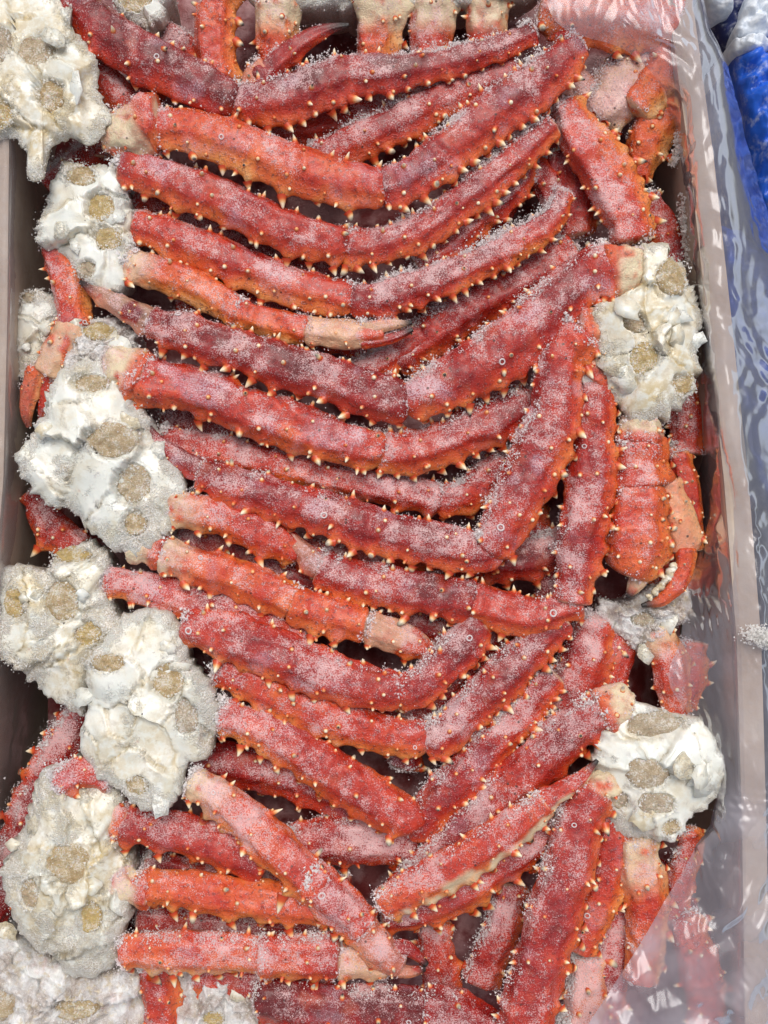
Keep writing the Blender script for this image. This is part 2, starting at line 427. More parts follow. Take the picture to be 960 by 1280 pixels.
    if knobs > 0:
        for row, gap in ((-1.15, 70), (-.50, 85), (.15, 85), (.75, 66), (1.15, 54)):
            x = rng.uniform(8, gap)
            while x < L-8:
                sp.append((x, row+rng.normal(0, .13), rng.uniform(.6, 1.15), 's' if rng.random() < .25 and longsp >= 1 else 'n')); x += gap*rng.uniform(.6, 1.5)/knobs
    hum = np.zeros((nu, nv))
    for (x, t, k, kind) in sp:
        i = np.interp(x, u, np.arange(nu)); rl_ = np.interp(x, u, r)
        a = (u[:, None]-x); b = (th[None]-t)*rl_
        s_ = 5.6 if kind == 'k' else 4.4
        hum += (6.5 if kind == 'k' else 2.6)*k*np.exp(-(a*a+b*b)/(2*s_*s_))*min(1, rl_/22)
    R_ = base_r+lumps+hum
    V = c[:, None]+dirs*R_[..., None]
    nx = np.cross(np.gradient(V, axis=0), np.gradient(np.concatenate((V[:, -1:], V, V[:, :1]), 1), axis=1)[:, 1:-1])
    nx /= np.maximum(np.linalg.norm(nx, axis=2), 1e-9)[..., None]
    if (nx*dirs).sum() < 0: nx = -nx
    vf = V.reshape(-1, 3); nf = nx.reshape(-1, 3)
    thn = th[None]+.55*fbm(fl/30.0, sd_+5, 3).reshape(nu, nv)
    pig = .02+tone*.71 + orange*.33*sst(.0, 1.5, thn) + .18*sst(-.9, -1.8, thn) + .22*fbm(fl/55.0, sd_+6, 2).reshape(nu, nv) + .10*hum/4
    fr = frost*1.0-.22 + (.75*fbm(fl/30.0, sd_+7, 3)+.34*fbm(fl/8.0, sd_+17, 2)).reshape(nu, nv) + .25*(nx[..., 2]-.6) - .30*sst(.5, 1.3, thn) + .34*(nx@FUZZ-.45) - .06*hum
    gz = sst(.28, .62, fbm(fl/30.0, sd_+8, 2).reshape(nu, nv)+.22*(nx[..., 2]-.6)+.2*glaze-.16)*glaze
    wt = np.full((nu, nv), float(white))
    if white > 0: wt = white*sst(-.12, .12, fbm(fl/22.0, sd_+9, 2).reshape(nu, nv)+.35)
    if wgrad: wt = np.maximum(wt, np.interp(u/L, *wgrad)[:, None]*sst(-.5, .2, fbm(fl/12.0, sd_+10, 2).reshape(nu, nv)+.2+0*thn))
    if kwhite: wt = np.maximum(wt, kwhite*(sst(.35, .75, thn)*sst(1.7, 1.2, thn))*sst(-.35, .1, fbm(fl/20.0, sd_+44, 2)).reshape(nu, nv))
    if not tip:
        jn = np.maximum(np.exp(-((L-u-1.5)/2.2)**2)*k1, .6*np.exp(-((u-2.0)/2.5)**2)*k0)[:, None]
        wt = np.maximum(wt, .75*jn*sst(-.3, .3, fbm(fl/9.0, sd_+45, 2)).reshape(nu, nv))
    dkv = np.zeros((nu, nv))
    if tip: dkv = (sst(.70, .97, u/L)[:, None]+.0*thn)*np.ones((1, nv))*dark
    B = base/S
    at = dict(pig=np.clip(pig, 0, 1).ravel(), frost=np.clip(fr, 0, 1.2).ravel(), glaze=np.clip(gz, 0, .9).ravel(), white=np.clip(wt, 0, 1).ravel(), dark=dkv.ravel())
    o = link(name, mesh(name, (vf-B)*S, grid_faces(nu, nv, True), SHELL, at), parent)
    # frost points
    wgt = 1.25*np.clip(at['frost']-.08, 0, 1)**1.6*(nf[:, 2] > -.25)*np.clip(np.repeat(e*r, nv)/14, .1, 1)
    wgt = wgt*(1+2.2*np.clip(nf@FUZZ-.35, 0, 1)*(np.abs(nf[:, 2]) < .75))
    fzz = sst(.58, .86, nf@FUZZ)*(nf[:, 2] > -.35)*sst(-.35, .15, fbm(vf/22.0, sd_+40, 2)+frost*.5-.25)*np.clip(np.repeat(e*r, nv)/14, 0, 1)
    wgt = wgt+.75*fzz*min(1, frost*2)
    endm = np.repeat(np.maximum(np.exp(-(u/(r[0]*.9))**2), 0 if tip else .8*np.exp(-((L-u)/(r[-1]*.8))**2)), nv)*(nf[:, 2] > -.1)*sst(.02, .4, fbm(vf/13.0, sd_+41, 2)+.35*fbm(vf/40.0, sd_+42, 1)+frost*.35-.12)
    wgt = np.where(fzz > .3, wgt, wgt*.62)+.6*endm*min(1, frost*1.6)
    n = int(wgt.sum()*3.6*fz)
    if n > 0:
        k = rng.choice(len(vf), n, p=wgt/wgt.sum())
        j = rng.normal(0, 1.0, (n, 3))*1.5
        lift = rng.exponential(.45, n)*(1+5.5*fzz[k]+3.0*endm[k])
        fp = (vf[k]+j-nf[k]*(j*nf[k]).sum(1)[:, None]+nf[k]*lift[:, None]-B)*S
        fs = (1+.9*endm[k])*np.minimum(rng.lognormal(0, .62, n), 2.6)*.37*S*(1+.25*fzz[k])
        fs = np.stack((fs, np.clip(.9*fzz[k]+.7*endm[k]+.35*(rng.random(n) < .12), 0, 1)), 1)
    else: fp, fs = np.zeros((0, 3)), np.zeros((0, 2))
    # spines
    spl = []
    for (x, t, k, kind) in sp:
        i = int(np.clip(round(np.interp(x, u, np.arange(nu))), 1, nu-2)); jj = int(round((t+math.pi)/(2*math.pi)*nv)) % nv
        if e[i] < .75: continue
        nn = nx[i, jj]; rs = min(1, r[i]/22)
        dv = nn+T[i]*(.55 if kind == 'k' else .15)*(1 if rng.random() < .9 else -1)+rng.normal(0, .12, 3)
        if kind == 'k': dv = nn*1.0+T[i]*.45+rng.normal(0, .1, 3); ln, br = 9.4*k*rs*(.55 if rng.random() < .12 else 1), 5.2*rs*(.8+.2*k)
        elif kind == 's': ln, br = 9.5*k*rs, 3.5*rs
        else: ln, br = 5.0*k*rs*rng.uniform(.6, 1.3), 2.9*rs*rng.uniform(.7, 1.2)
        if ln < 1.2: continue
        spl.append((V[i, jj]-nn*.6-B, dv, ln, br, kind))
    if z[0] > -20 and not tip and L > 60:
        for _ in range(rng.integers(0, 2)):
            i, jj = int(rng.integers(4, nu-4)), int(nv/2+rng.integers(-5, 6)); RINGQ.append((V[i, jj]+nx[i, jj]*1.2-B, nx[i, jj], rng.uniform(2.2, 4.2)))
    for (p, dv, ln, br, kind) in spl:
        qd = Vector(dv).to_track_quat('Z', 'X')
        Mx = Matrix.Translation(Vector(p)*S) @ (qd.to_matrix().to_4x4() @ Matrix.Rotation(rng.uniform(0, 6.28), 4, 'Z')) @ Matrix.Diagonal((br*S, br*S, ln*S, 1))
        (KNQ if kind == 'n' else SPQ).append(Mx)
    return o, fp, fs

SPQ, KNQ, RINGQ = [], [], []
_rv = [((1+.28*math.cos(b_))*math.cos(a_), (1+.28*math.cos(b_))*math.sin(a_), .28*math.sin(b_)) for a_ in np.linspace(0, 2*math.pi, 14, endpoint=False) for b_ in np.linspace(0, 2*math.pi, 6, endpoint=False)]
_rf = grid_faces(14, 6, True).tolist()+[[13*6+j, j, (j+1) % 6, 13*6+(j+1) % 6][::-1] for j in range(6)]
RING = mesh('ice_ring', _rv, _rf, FROST, dict(thick=np.full(len(_rv), .75)))
def limb(root, base, segs, name='leg', tag_=None):
    """segs: list of dicts; the first becomes the limb's own mesh, the others, its spines and its frost are children of it"""
    SPQ.clear(); KNQ.clear(); RINGQ.clear(); P, Z = [], []; first = None
    segs = [dict(q_) for q_ in segs]; nms = [q_.pop('name', ('thigh', 'shin', 'shin_end')[min(i, 2)]) for i, q_ in enumerate(segs)]
    for i in range(1, len(segs)):
        if nms[i] == 'shin' and not segs[i].get('free'):
            (x1, y1, r1), (x0, y0, r0) = segs[i-1]['pts'][-1], segs[i-1]['pts'][-2]; dl = math.hypot(x1-x0, y1-y0)
            a_ = list(segs[i]['pts']); r_ = max(r1, a_[0][2], a_[1][2]*.8)
            segs[i-1]['pts'] = list(segs[i-1]['pts'][:-1])+[(x1, y1, max(r1, r_*.95))]
            a_[0] = (x1-(x1-x0)/dl*r1*.6, y1-(y1-y0)/dl*r1*.6, r_); segs[i]['pts'] = a_
            segs[i-1]['caps'] = (.24, .8); segs[i]['caps'] = (.9, .24)
    for i, s in enumerate(segs):
        nm = nms[i]; s.pop('free', 0)
        par = first if first is not None else root
        o, fp, fs = segment(parent=par, name=(name if first is None else nm), base=base, **s)
        if first is None: first = o
        P.append(fp); Z.append(fs)
    Z = np.vstack(Z); frost_obj(np.vstack(P), Z[:, 0], first, None, Z[:, 1])
    for Mx in SPQ: link('spine', random.choice(SPM), first, Mx)
    knob_obj(KNQ, first)
    for p_ in RINGQ:
        link('ice_ring', RING, first, Matrix.Translation(Vector(p_[0])*S) @ Vector(p_[1]).to_track_quat('Z', 'X').to_matrix().to_4x4() @ Matrix.Diagonal((p_[2]*S, p_[2]*S*.9, p_[2]*S, 1)))
    return first

# ------------------------------------------------------------------ a shoulder: broken white body section with meat in its openings
def shoulder(root, base, outline, z0, h, meat=(), frost=.35, yellow=.3, skirt=90, flakes=8, seed=1, name='shoulder', plates=9, tilt=4.0, mat=None, fsize=1.0):
    rng = np.random.default_rng(seed*77+5)
    out = np.array(outline, float); k = (H-z0)/H
    out = np.stack(((out[:, 0]-480)*k, -(out[:, 1]-640)*k), 1)
    cen = out.mean(0)
    M_ = 168; closed = np.vstack((out, out[:1]))
    cl = spline(np.hstack((closed, np.zeros((len(closed), 1)))), M_+1)[:-1, :2]
    rag = fbm(np.hstack((cl/7.0, np.full((M_, 1), seed*3.3))), seed, 3)*6.0+np.maximum(fbm(np.hstack((cl/3.2, np.full((M_, 1), seed*2.3))), seed+8, 2)-.15, 0)*11+fbm(np.hstack((cl/22.0, np.full((M_, 1), seed*1.3))), seed+4, 2)*6
    dr = cl-cen; ln = np.linalg.norm(dr, axis=1)[:, None]; c0_ = cl; cl = cl+dr/ln*rag[:, None]
    K = 40; t = np.linspace(0.01, 1, K)
    XY = cen[None, None]+(c0_-cen)[None]*t[:, None, None]+(cl-c0_)[None]*sst(.72, 1, t)[:, None, None]
    fl = XY.reshape(-1, 2); tt = np.repeat(t, M_)
    p3 = np.hstack((fl, np.full((len(fl), 1), seed*13.7)))
    zz = z0+h*np.clip(1-tt**2.4, 0, 1)**.75
    # plates of broken shell: cells, each tilted its own way, seams sunk between
    cc = fl[rng.choice(len(fl), plates)]+rng.normal(0, 6, (plates, 2))
    wob = np.stack((fbm(p3/14, seed+1, 2), fbm(p3/14, seed+2, 2)), 1)*7
    D = np.linalg.norm((fl+wob)[:, None]-cc[None], axis=2); od = np.argsort(D, 1)
    d1 = np.take_along_axis(D, od[:, :1], 1)[:, 0]; d2 = np.take_along_axis(D, od[:, 1:2], 1)[:, 0]
    tl = rng.normal(0, .11, (plates, 2)); lv = rng.normal(0, tilt, plates); ci = od[:, 0]
    zz += ((fl-cc[ci])*tl[ci]).sum(1)*.9+lv[ci]*sst(0, 5, d2-d1)-3.0*np.exp(-((d2-d1)/2.0)**2)+1.6*np.exp(-((d2-d1-5)/2.5)**2)
    rgh = np.clip(sst(-.15, .45, frost-.2+.6*fbm(p3/28, seed+6, 3)+.4*sst(.7, 1, tt)), 0, 1)
    zz += 5.0*fbm(p3/34, seed+3, 2)+rgh*(2.4*fbm(p3/9, seed+5, 3)+1.2*(1-np.abs(fbm(p3/15, seed+15, 2))*3))+.5*fbm(p3/9, seed+25, 2)
    if mat: zz += 7*(1-np.abs(fbm(p3/17, seed+35, 2))*2.2)+3.5*fbm(p3/6, seed+36, 2)
    crk = np.exp(-((d2-d1)/1.3)**2)*sst(.1, .4, fbm(p3/30, seed+16, 2))
    fz = frost*.7-.1+.75*rgh+.15*fbm(p3/12, seed+26, 2)
    ye = yellow+.5*fbm(p3/30, seed+7, 2)+.3*np.exp(-((d2-d1)/3.0)**2)
    spots = []
    for (mx, my, ma, mb) in meat:
        q = np.array(((mx-480)*k, -(my-640)*k)); e = np.sqrt(((fl[:, 0]-q[0])/ma)**2+((fl[:, 1]-q[1])/mb)**2)+.34*fbm(p3/14, seed+9, 2)+.12*fbm(p3/4.5, seed+13, 2)
        i0 = np.argmin(((fl-q)**2).sum(1)); zq = zz[i0]
        flat_ = sst(1.15, .85, e); zz = zz*(1-flat_)+(zq-3)*flat_
        zz += 1.8*np.exp(-((e-1.10)/.10)**2)*(.4+1.2*fbm(p3/16, seed+14, 2))-5.5*sst(1.0, .86, e)
        fz += .12*sst(1.6, 1.1, e); spots.append((q, zq, ma, mb))
    rows = [np.hstack((fl, zz[:, None]))]; fa = [fz]; ya = [ye]; ca = [crk]
    edge = np.hstack((cl, zz[-M_:, None]))
    for s_, ins in ((.12, 1.01), (.3, .98), (.6, .92), (1.0, .82)):
        q = edge.copy(); q[:, :2] = cen+(cl-cen)*ins; q[:, 2] -= skirt*s_
        q[:, :2] += 3*np.stack((fbm(q/9, seed+11, 2), fbm(q/9, seed+12, 2)), 1)
        rows.append(q); fa.append(np.full(M_, frost+.3)); ya.append(np.full(M_, yellow+.2)); ca.append(np.zeros(M_))
    V = np.vstack(rows); fa = np.clip(np.concatenate(fa), 0, 1); ya = np.clip(np.concatenate(ya), 0, 1)
    B = base/S
    F = grid_faces(len(V)//M_, M_, True)
    o = link(name, mesh(name, (V-B)*S, F, mat or WHITE, dict(frost=fa, yellow=ya, crack=np.concatenate(ca))), root)
    for (q, zq, ma, mb) in spots:
        na, nr = 34, 10; ph = rng.uniform(0, 50); an = 2*math.pi*np.arange(na)/na
        wv = 1.0+.24*fbm(np.stack((np.cos(an)*1.2+ph, np.sin(an)*1.2, 0*an), 1), seed+23, 2)+.10*fbm(np.stack((np.cos(an)*4+ph, np.sin(an)*4, 0*an), 1), seed+24, 2)
        vv = [(q[0], q[1], zq-1)]
        for i in range(1, nr+1):
            f = i/nr
            for j in range(na): vv.append((q[0]+ma*1.04*f*wv[j]*math.cos(an[j]), q[1]+mb*1.04*f*wv[j]*math.sin(an[j]), zq-2-4*f**3-(8 if i == nr else 0)))
        vv = np.array(vv); vv[:, 2] += 3.4*fbm(vv/5.0, seed+21, 2)+2.5*fbm(vv/14.0, seed+22, 1)
        ff = [(0, 1+j, 1+(j+1) % na) for j in range(na)]
        for i in range(nr-1):
            for j in range(na):
                a_, b_ = 1+i*na+j, 1+i*na+(j+1) % na
                ff += [(a_, a_+na, b_+na), (a_, b_+na, b_)]
        link('meat', mesh('meat', (vv-B)*S, ff, MEAT, dict(m=np.full(len(vv), rng.random()))), o)
    if spots:
        P = []
        for (q, zq, ma, mb) in spots:
            n = 170; a_ = rng.uniform(0, 6.283, n); f = rng.normal(.98, .16, n)
            P.append(np.stack((q[0]+ma*f*np.cos(a_), q[1]+mb*f*np.sin(a_), zq-.5+rng.exponential(1.0, n)), 1))
        P = np.vstack(P); frost_obj((P-B)*S, np.minimum(rng.lognormal(0, .5, len(P)), 2.5)*.6*S, o, RIME)
    # splinters of shell
    for i in range((flakes+1)//2):
        j = rng.integers(M_); f = rng.uniform(.35, 1.06); p = cen+(cl[j]-cen)*f
        i0 = int(np.argmin(((fl-p)**2).sum(1))); q = np.array((p[0], p[1], zz[i0]+2.0))
        m = 11; an = np.arange(m)*6.283/m+rng.normal(0, .14, m); rd = fsize*rng.uniform(6, 14)*rng.uniform(.65, 1.25, m)
        pl = np.stack((np.cos(an)*rd*1.25, np.sin(an)*rd, rng.normal(0, 1.2, m)), 1)
        pl2 = np.vstack(((0, 0, 2.2), pl)); lo = pl2-np.array((0, 0, 1.8))
        fv = np.vstack((pl2, lo)); ff = []
        for j2 in range(m):
            a_, b_ = 1+j2, 1+(j2+1) % m
            ff += [(0, a_, b_), (m+1, m+1+b_, m+1+a_), (a_, m+1+a_, m+1+b_), (a_, m+1+b_, b_)]
        R = Matrix.Rotation(rng.uniform(0, 6.28), 3, 'Z') @ Matrix.Rotation(rng.normal(0, .22), 3, 'X') @ Matrix.Rotation(rng.normal(0, .22), 3, 'Y')
        fv = fv@np.array(R).T+q
        link('shell_flake', mesh('shell_flake', (fv-B)*S, ff, WHITE, dict(frost=np.full(len(fv), rng.uniform(0, .4)), yellow=np.full(len(fv), rng.uniform(0, .7)))), o)
    # frost
    area = 1.0
    wgt = np.clip(fa-.35, 0, 1)*np.concatenate((tt, np.full(len(V)-len(fl), .6)))
    n = int(min(7000, wgt.sum()*(.8 if mat else 1.3)))
    if n > 10:
        kx = rng.choice(len(V), n, p=wgt/wgt.sum())
        P = V[kx]+rng.normal(0, 1.6, (n, 3))
        away = V[kx][:, :2]-cen; away /= np.maximum(np.linalg.norm(away, axis=1), 1e-6)[:, None]
        ed = np.concatenate((sst(.85, 1, tt), np.ones(len(V)-len(fl))))[kx]
        P[:, :2] += away*(ed*rng.exponential(2.0, n))[:, None]
        frost_obj((P-B)*S, np.minimum(rng.lognormal(0, .45, n), 2.2)*.72*S, o, RIME)
    return o

def thing(name, label, cat, x, y, z, group=None):
    o = link(name, None); b = W(x, y, z); o.location = b; o.empty_display_size = .02
    tag(o, label, cat, group); return o, b
def leg_thing(label, segs, group='single crab legs in the lower layers', name='crab_limb', cat='crab leg'):
    x, y, _ = segs[0]['pts'][0]; b = W(x, y, segs[0]['z'][0])
    o = limb(None, b, segs, name); o.location = b
    return tag(o, label, cat, group)
def sg(pts, z, **k): return dict(pts=pts, z=z, **k)
WG = ((0, .15, .32), (1, .6, 0))
GRP = 'frozen crab clusters packed in the box'


# ------------------------------------------------------------------ the crab, cluster by cluster
def sock(pts, z, **k):
    """the short root joint between shoulder and leg: white turning to orange shell"""
    k.setdefault('name', 'leg_socket'); k.setdefault('tone', .6)
    k['frost'] = k.get('frost', .4)-.15
    return sg(pts, z, wgrad=((0, .55, .72, .86), (1, .95, .1, 0)), spines=0, knobs=.3, lump=2.2, glaze=0, orange=.5, **k)
def dact(pts, z, **k):
    k.setdefault('name', 'leg_tip'); k.setdefault('dark', 1.0); k.setdefault('knobs', .5); k.setdefault('spines', .5)
    return sg(pts, z, tip=True, **k)

# top-left cluster
r, b = thing('crab_cluster', 'crab cluster in the upper left corner with a cracked yellowish shoulder and dark red leg', 'crab cluster', 60, 90, -30, GRP)
shoulder(r, b, [(-40, -40), (40, -30), (85, -6), (92, 40), (118, 75), (118, 110), (138, 150), (112, 178), (85, 172), (62, 196), (58, 225), (40, 222), (34, 188), (10, 172), (-40, 165)], 33, 18, skirt=16,
         meat=[(48, 68, 24, 20), (68, 124, 17, 19), (6, 150, 16, 16), (4, 60, 16, 22)], yellow=.55, frost=.14, seed=1, plates=10, flakes=7, fsize=1.4)
limb(r, b, [sg([(84, -8, 30), (130, 36, 35), (178, 70, 37), (235, 98, 34), (272, 116, 30), (300, 130, 24)], (18, 10), tone=.12, frost=.42, glaze=.8, spines=.4),
            sg([(278, 138, 20), (320, 128, 32), (370, 118, 34), (430, 97, 31), (520, 87, 24), (600, 68, 19), (668, 40, 15)], (6, 2), tone=.10, frost=.42, glaze=.7, spines=1.2)])
limb(r, b, [sg([(98, 70, 18), (118, 88, 22), (145, 116, 22), (172, 138, 16)], (-8, -22), tone=.3, frost=.4, spines=.8),
            sg([(135, 140, 18), (130, 168, 16), (128, 198, 12)], (-26, -34), tone=.4, frost=.5)])
# second cluster at left
r, b = thing('crab_cluster', 'crab cluster with smooth white shoulder on the left, three legs and a thin clawed arm', 'crab cluster', 105, 270, -30, GRP)
shoulder(r, b, [(78, 198), (110, 206), (142, 208), (156, 235), (168, 285), (160, 330), (152, 362), (120, 366), (100, 345), (66, 318), (50, 298), (60, 240)], 2, 22,
         meat=[(130, 262, 19, 17), (104, 222, 20, 13), (138, 302, 18, 16), (112, 340, 14, 12)], frost=.12, yellow=.12, seed=2, plates=6, flakes=5, tilt=2)
limb(r, b, [sock([(128, 168, 24), (160, 168, 34), (188, 156, 40), (205, 152, 34)], (4, 16), frost=.65, white=0), 
            sg([(196, 158, 26), (240, 164, 29), (300, 184, 34), (360, 208, 34), (430, 228, 32), (486, 238, 28)], (20, 14), tone=.62, frost=.30, spines=.7, orange=.8, glaze=.6, name='thigh'),
            sg([(476, 240, 26), (505, 226, 30), (548, 198, 31), (605, 150, 34), (656, 112, 31), (700, 76, 26), (726, 52, 17)], (14, 20), tone=.22, frost=.45, spines=1.4, glaze=.7, name='shin'),
            sg([(722, 66, 13), (708, 50, 15), (690, 40, 13)], (14, -8), tone=.15, frost=.3, name='shin_end', spines=0)], 'leg')
limb(r, b, [sg([(148, 208, 22), (182, 216, 29), (250, 240, 33), (345, 282, 33), (400, 300, 31), (440, 312, 28)], (6, 4), tone=.40, frost=.40, spines=.7, glaze=.9),
            sg([(432, 318, 22), (478, 304, 25), (520, 292, 25), (560, 264, 25), (625, 212, 24), (692, 154, 18)], (2, 6), tone=.28, frost=.48, spines=1.4)])
limb(r, b, [sg([(166, 280, 20), (200, 290, 25), (250, 308, 27), (310, 335, 28), (380, 362, 29), (446, 376, 24)], (-4, -6), tone=.48, frost=.42, spines=.7),
            sg([(440, 380, 22), (470, 374, 25), (510, 362, 25), (575, 338, 24), (640, 308, 22), (690, 274, 18), (704, 238, 12)], (-6, -2), tone=.30, frost=.62, spines=1.4, glaze=.3)])
limb(r, b, [sg([(156, 326, 22), (190, 338, 25), (240, 356, 26), (280, 378, 25), (302, 394, 21)], (-2, -6), tone=.62, frost=.50, spines=.5, wgrad=WG),
            sg([(294, 390, 19), (335, 402, 22), (386, 414, 21)], (-4, -4), tone=.6, frost=.45, spines=.4, name='arm_segment'),
            sg([(380, 412, 18), (420, 416, 22), (458, 418, 19), (480, 416, 12)], (-2, -2), tone=.62, frost=.4, white=.6, spines=.3, name='claw_palm', orange=.5),
            dact([(452, 412, 11), (485, 406, 9), (515, 403, 3)], (2, 2), white=.6, tone=.5, name='claw_finger', spines=0),
            dact([(450, 428, 10), (485, 424, 9), (516, 412, 3)], (-2, 0), tone=.4, name='claw_finger', spines=0)], 'claw_arm')
# third cluster at left: the large one
r, b = thing('crab_cluster', 'crab cluster with the largest white shoulder, midway down the left side of the box', 'crab cluster', 120, 580, -30, GRP)
shoulder(r, b, [(78, 462), (120, 448), (152, 468), (165, 500), (186, 522), (202, 560), (228, 602), (222, 640), (206, 668), (168, 694), (128, 672), (88, 640), (48, 622), (24, 588), (34, 548), (58, 524), (62, 492)], 12, 26,
         meat=[(146, 553, 29, 22), (170, 605, 22, 22), (172, 655, 15, 15), (118, 480, 22, 12)], frost=.18, yellow=.12, seed=3, plates=8, flakes=9)
limb(r, b, [sock([(132, 462, 24), (160, 462, 36), (186, 474, 38)], (2, 8), frost=.7),
            sg([(172, 474, 38), (205, 480, 36), (245, 487, 35), (300, 509, 37), (370, 535, 37), (440, 556, 34), (486, 564, 29)], (6, 0), tone=.45, frost=.50, spines=.6, glaze=.9, name='thigh'),
            sg([(478, 566, 24), (505, 566, 30), (545, 558, 32), (590, 536, 32), (650, 512, 28), (690, 495, 22)], (-4, -10), tone=.30, frost=.55, spines=1.4, name='shin', glaze=.3)])
limb(r, b, [sg([(200, 548, 18), (250, 560, 22), (320, 575, 25), (400, 594, 25), (500, 612, 25), (556, 626, 24)], (-26, -30), tone=.38, frost=.6, spines=.6),
            sg([(548, 634, 22), (580, 620, 24), (610, 596, 24), (650, 570, 20)], (-30, -34), tone=.32, frost=.55, spines=1.2)])
limb(r, b, [sg([(206, 630, 22), (232, 637, 27), (272, 645, 28), (318, 662, 28), (360, 684, 24), (376, 696, 18)], (6, -8), tone=.50, frost=.5, spines=.6, wgrad=WG),
            sg([(360, 690, 22), (420, 700, 24), (500, 690, 24), (560, 690, 20)], (-30, -40), tone=.3, frost=.5)])
limb(r, b, [sock([(158, 682, 22), (182, 684, 26), (208, 692, 27)], (2, 4), frost=.4),
            sg([(198, 692, 26), (230, 700, 28), (300, 722, 29), (350, 744, 30), (368, 754, 26)], (4, 2), tone=.68, frost=.35, spines=.7, orange=.6, wgrad=WG, name='arm_segment'),
            sg([(360, 752, 26), (400, 764, 29), (440, 775, 28), (460, 780, 24)], (4, 4), tone=.70, frost=.22, spines=.9, orange=.5, name='arm_segment'),
            sg([(454, 782, 20), (480, 790, 24), (515, 804, 22), (540, 818, 12)], (0, -12), tone=.6, frost=.55, white=.5, spines=.5, name='claw_palm', orange=.4)], 'claw_arm')
# fourth at left: two overlapping shoulders
r, b = thing('crab_cluster', 'crab cluster with frosty cream shoulder cut by the left edge, partly under another shoulder', 'crab cluster', 60, 770, -40, GRP)
shoulder(r, b, [(-6, 712), (28, 706), (58, 716), (76, 690), (120, 682), (140, 700), (128, 735), (150, 770), (168, 792), (145, 806), (120, 820), (108, 852), (102, 892), (64, 872), (28, 842), (10, 826), (-6, 808)], -6, 24,
         meat=[(82, 750, 24, 26), (114, 790, 16, 17), (22, 752, 14, 22), (92, 694, 24, 10)], frost=.26, yellow=.45, seed=4, plates=10, flakes=7)
limb(r, b, [sg([(130, 724, 16), (152, 728, 21), (195, 740, 26), (260, 762, 30), (330, 790, 32), (380, 812, 28)], (-4, -8), tone=.36, frost=.52, spines=.7, glaze=.6)])
r, b = thing('crab_cluster', 'crab cluster with the low jagged white shoulder whose legs fan out beneath the pile centre', 'crab cluster', 190, 880, -20, GRP)
shoulder(r, b, [(128, 800), (160, 768), (205, 764), (226, 785), (236, 830), (262, 848), (270, 900), (262, 942), (234, 960), (222, 1000), (182, 1006), (150, 986), (112, 962), (100, 922), (112, 872), (106, 832)], 14, 24,
         meat=[(214, 848, 20, 22), (236, 893, 16, 22), (142, 826, 22, 12), (176, 976, 14, 12)], frost=.13, yellow=.25, seed=5, plates=12, flakes=12, tilt=5, fsize=1.2)
limb(r, b, [sg([(226, 778, 24), (246, 784, 28), (290, 796, 34), (340, 814, 37), (400, 840, 36), (460, 856, 33), (508, 864, 28)], (12, 8), tone=.34, frost=.50, spines=.7, glaze=.8),
            sg([(498, 872, 22), (520, 858, 28), (545, 838, 29), (575, 806, 29), (602, 776, 20)], (8, -6), tone=.25, frost=.5, spines=1.5)])
limb(r, b, [sg([(268, 834, 22), (288, 842, 25), (340, 866, 28), (400, 892, 29), (470, 914, 30), (540, 924, 28)], (-2, -6), tone=.50, frost=.38, spines=.9),
            sg([(532, 930, 24), (555, 912, 29), (590, 880, 30), (625, 848, 31), (668, 804, 28), (708, 772, 17)], (-6, -10), tone=.25, frost=.48, spines=1.7)])
limb(r, b, [sg([(270, 892, 24), (296, 898, 28), (345, 922, 32), (400, 956, 34), (460, 994, 36), (506, 1024, 31), (520, 1040, 22)], (2, -8), tone=.46, frost=.45, spines=.9),
            sg([(506, 1050, 18), (525, 1028, 24), (550, 998, 28), (590, 955, 29), (640, 902, 29), (692, 838, 19)], (-14, -24), tone=.22, frost=.48, spines=1.8)])
limb(r, b, [sg([(238, 972, 22), (262, 988, 26), (305, 1020, 31), (345, 1058, 33), (385, 1096, 33), (402, 1112, 27)], (10, 16), tone=.58, frost=.62, spines=.7, longsp=1.5, wgrad=WG),
            sg([(380, 1094, 29), (412, 1122, 34), (440, 1144, 31), (458, 1160, 24)], (16, 12), tone=.5, frost=.75, spines=.9, name='arm_segment'),
            sg([(442, 1148, 25), (466, 1176, 27), (488, 1198, 23), (504, 1206, 14)], (10, 4), tone=.55, frost=.65, white=.2, spines=.7, name='claw_palm'),
            dact([(484, 1186, 12), (510, 1186, 11), (534, 1206, 4)], (8, 2), tone=.4, name='claw_finger', frost=.3, spines=0),
            dact([(482, 1206, 12), (508, 1214, 9), (532, 1210, 4)], (4, 0), tone=.4, name='claw_finger', frost=.3, white=.3, spines=0)], 'claw_arm')
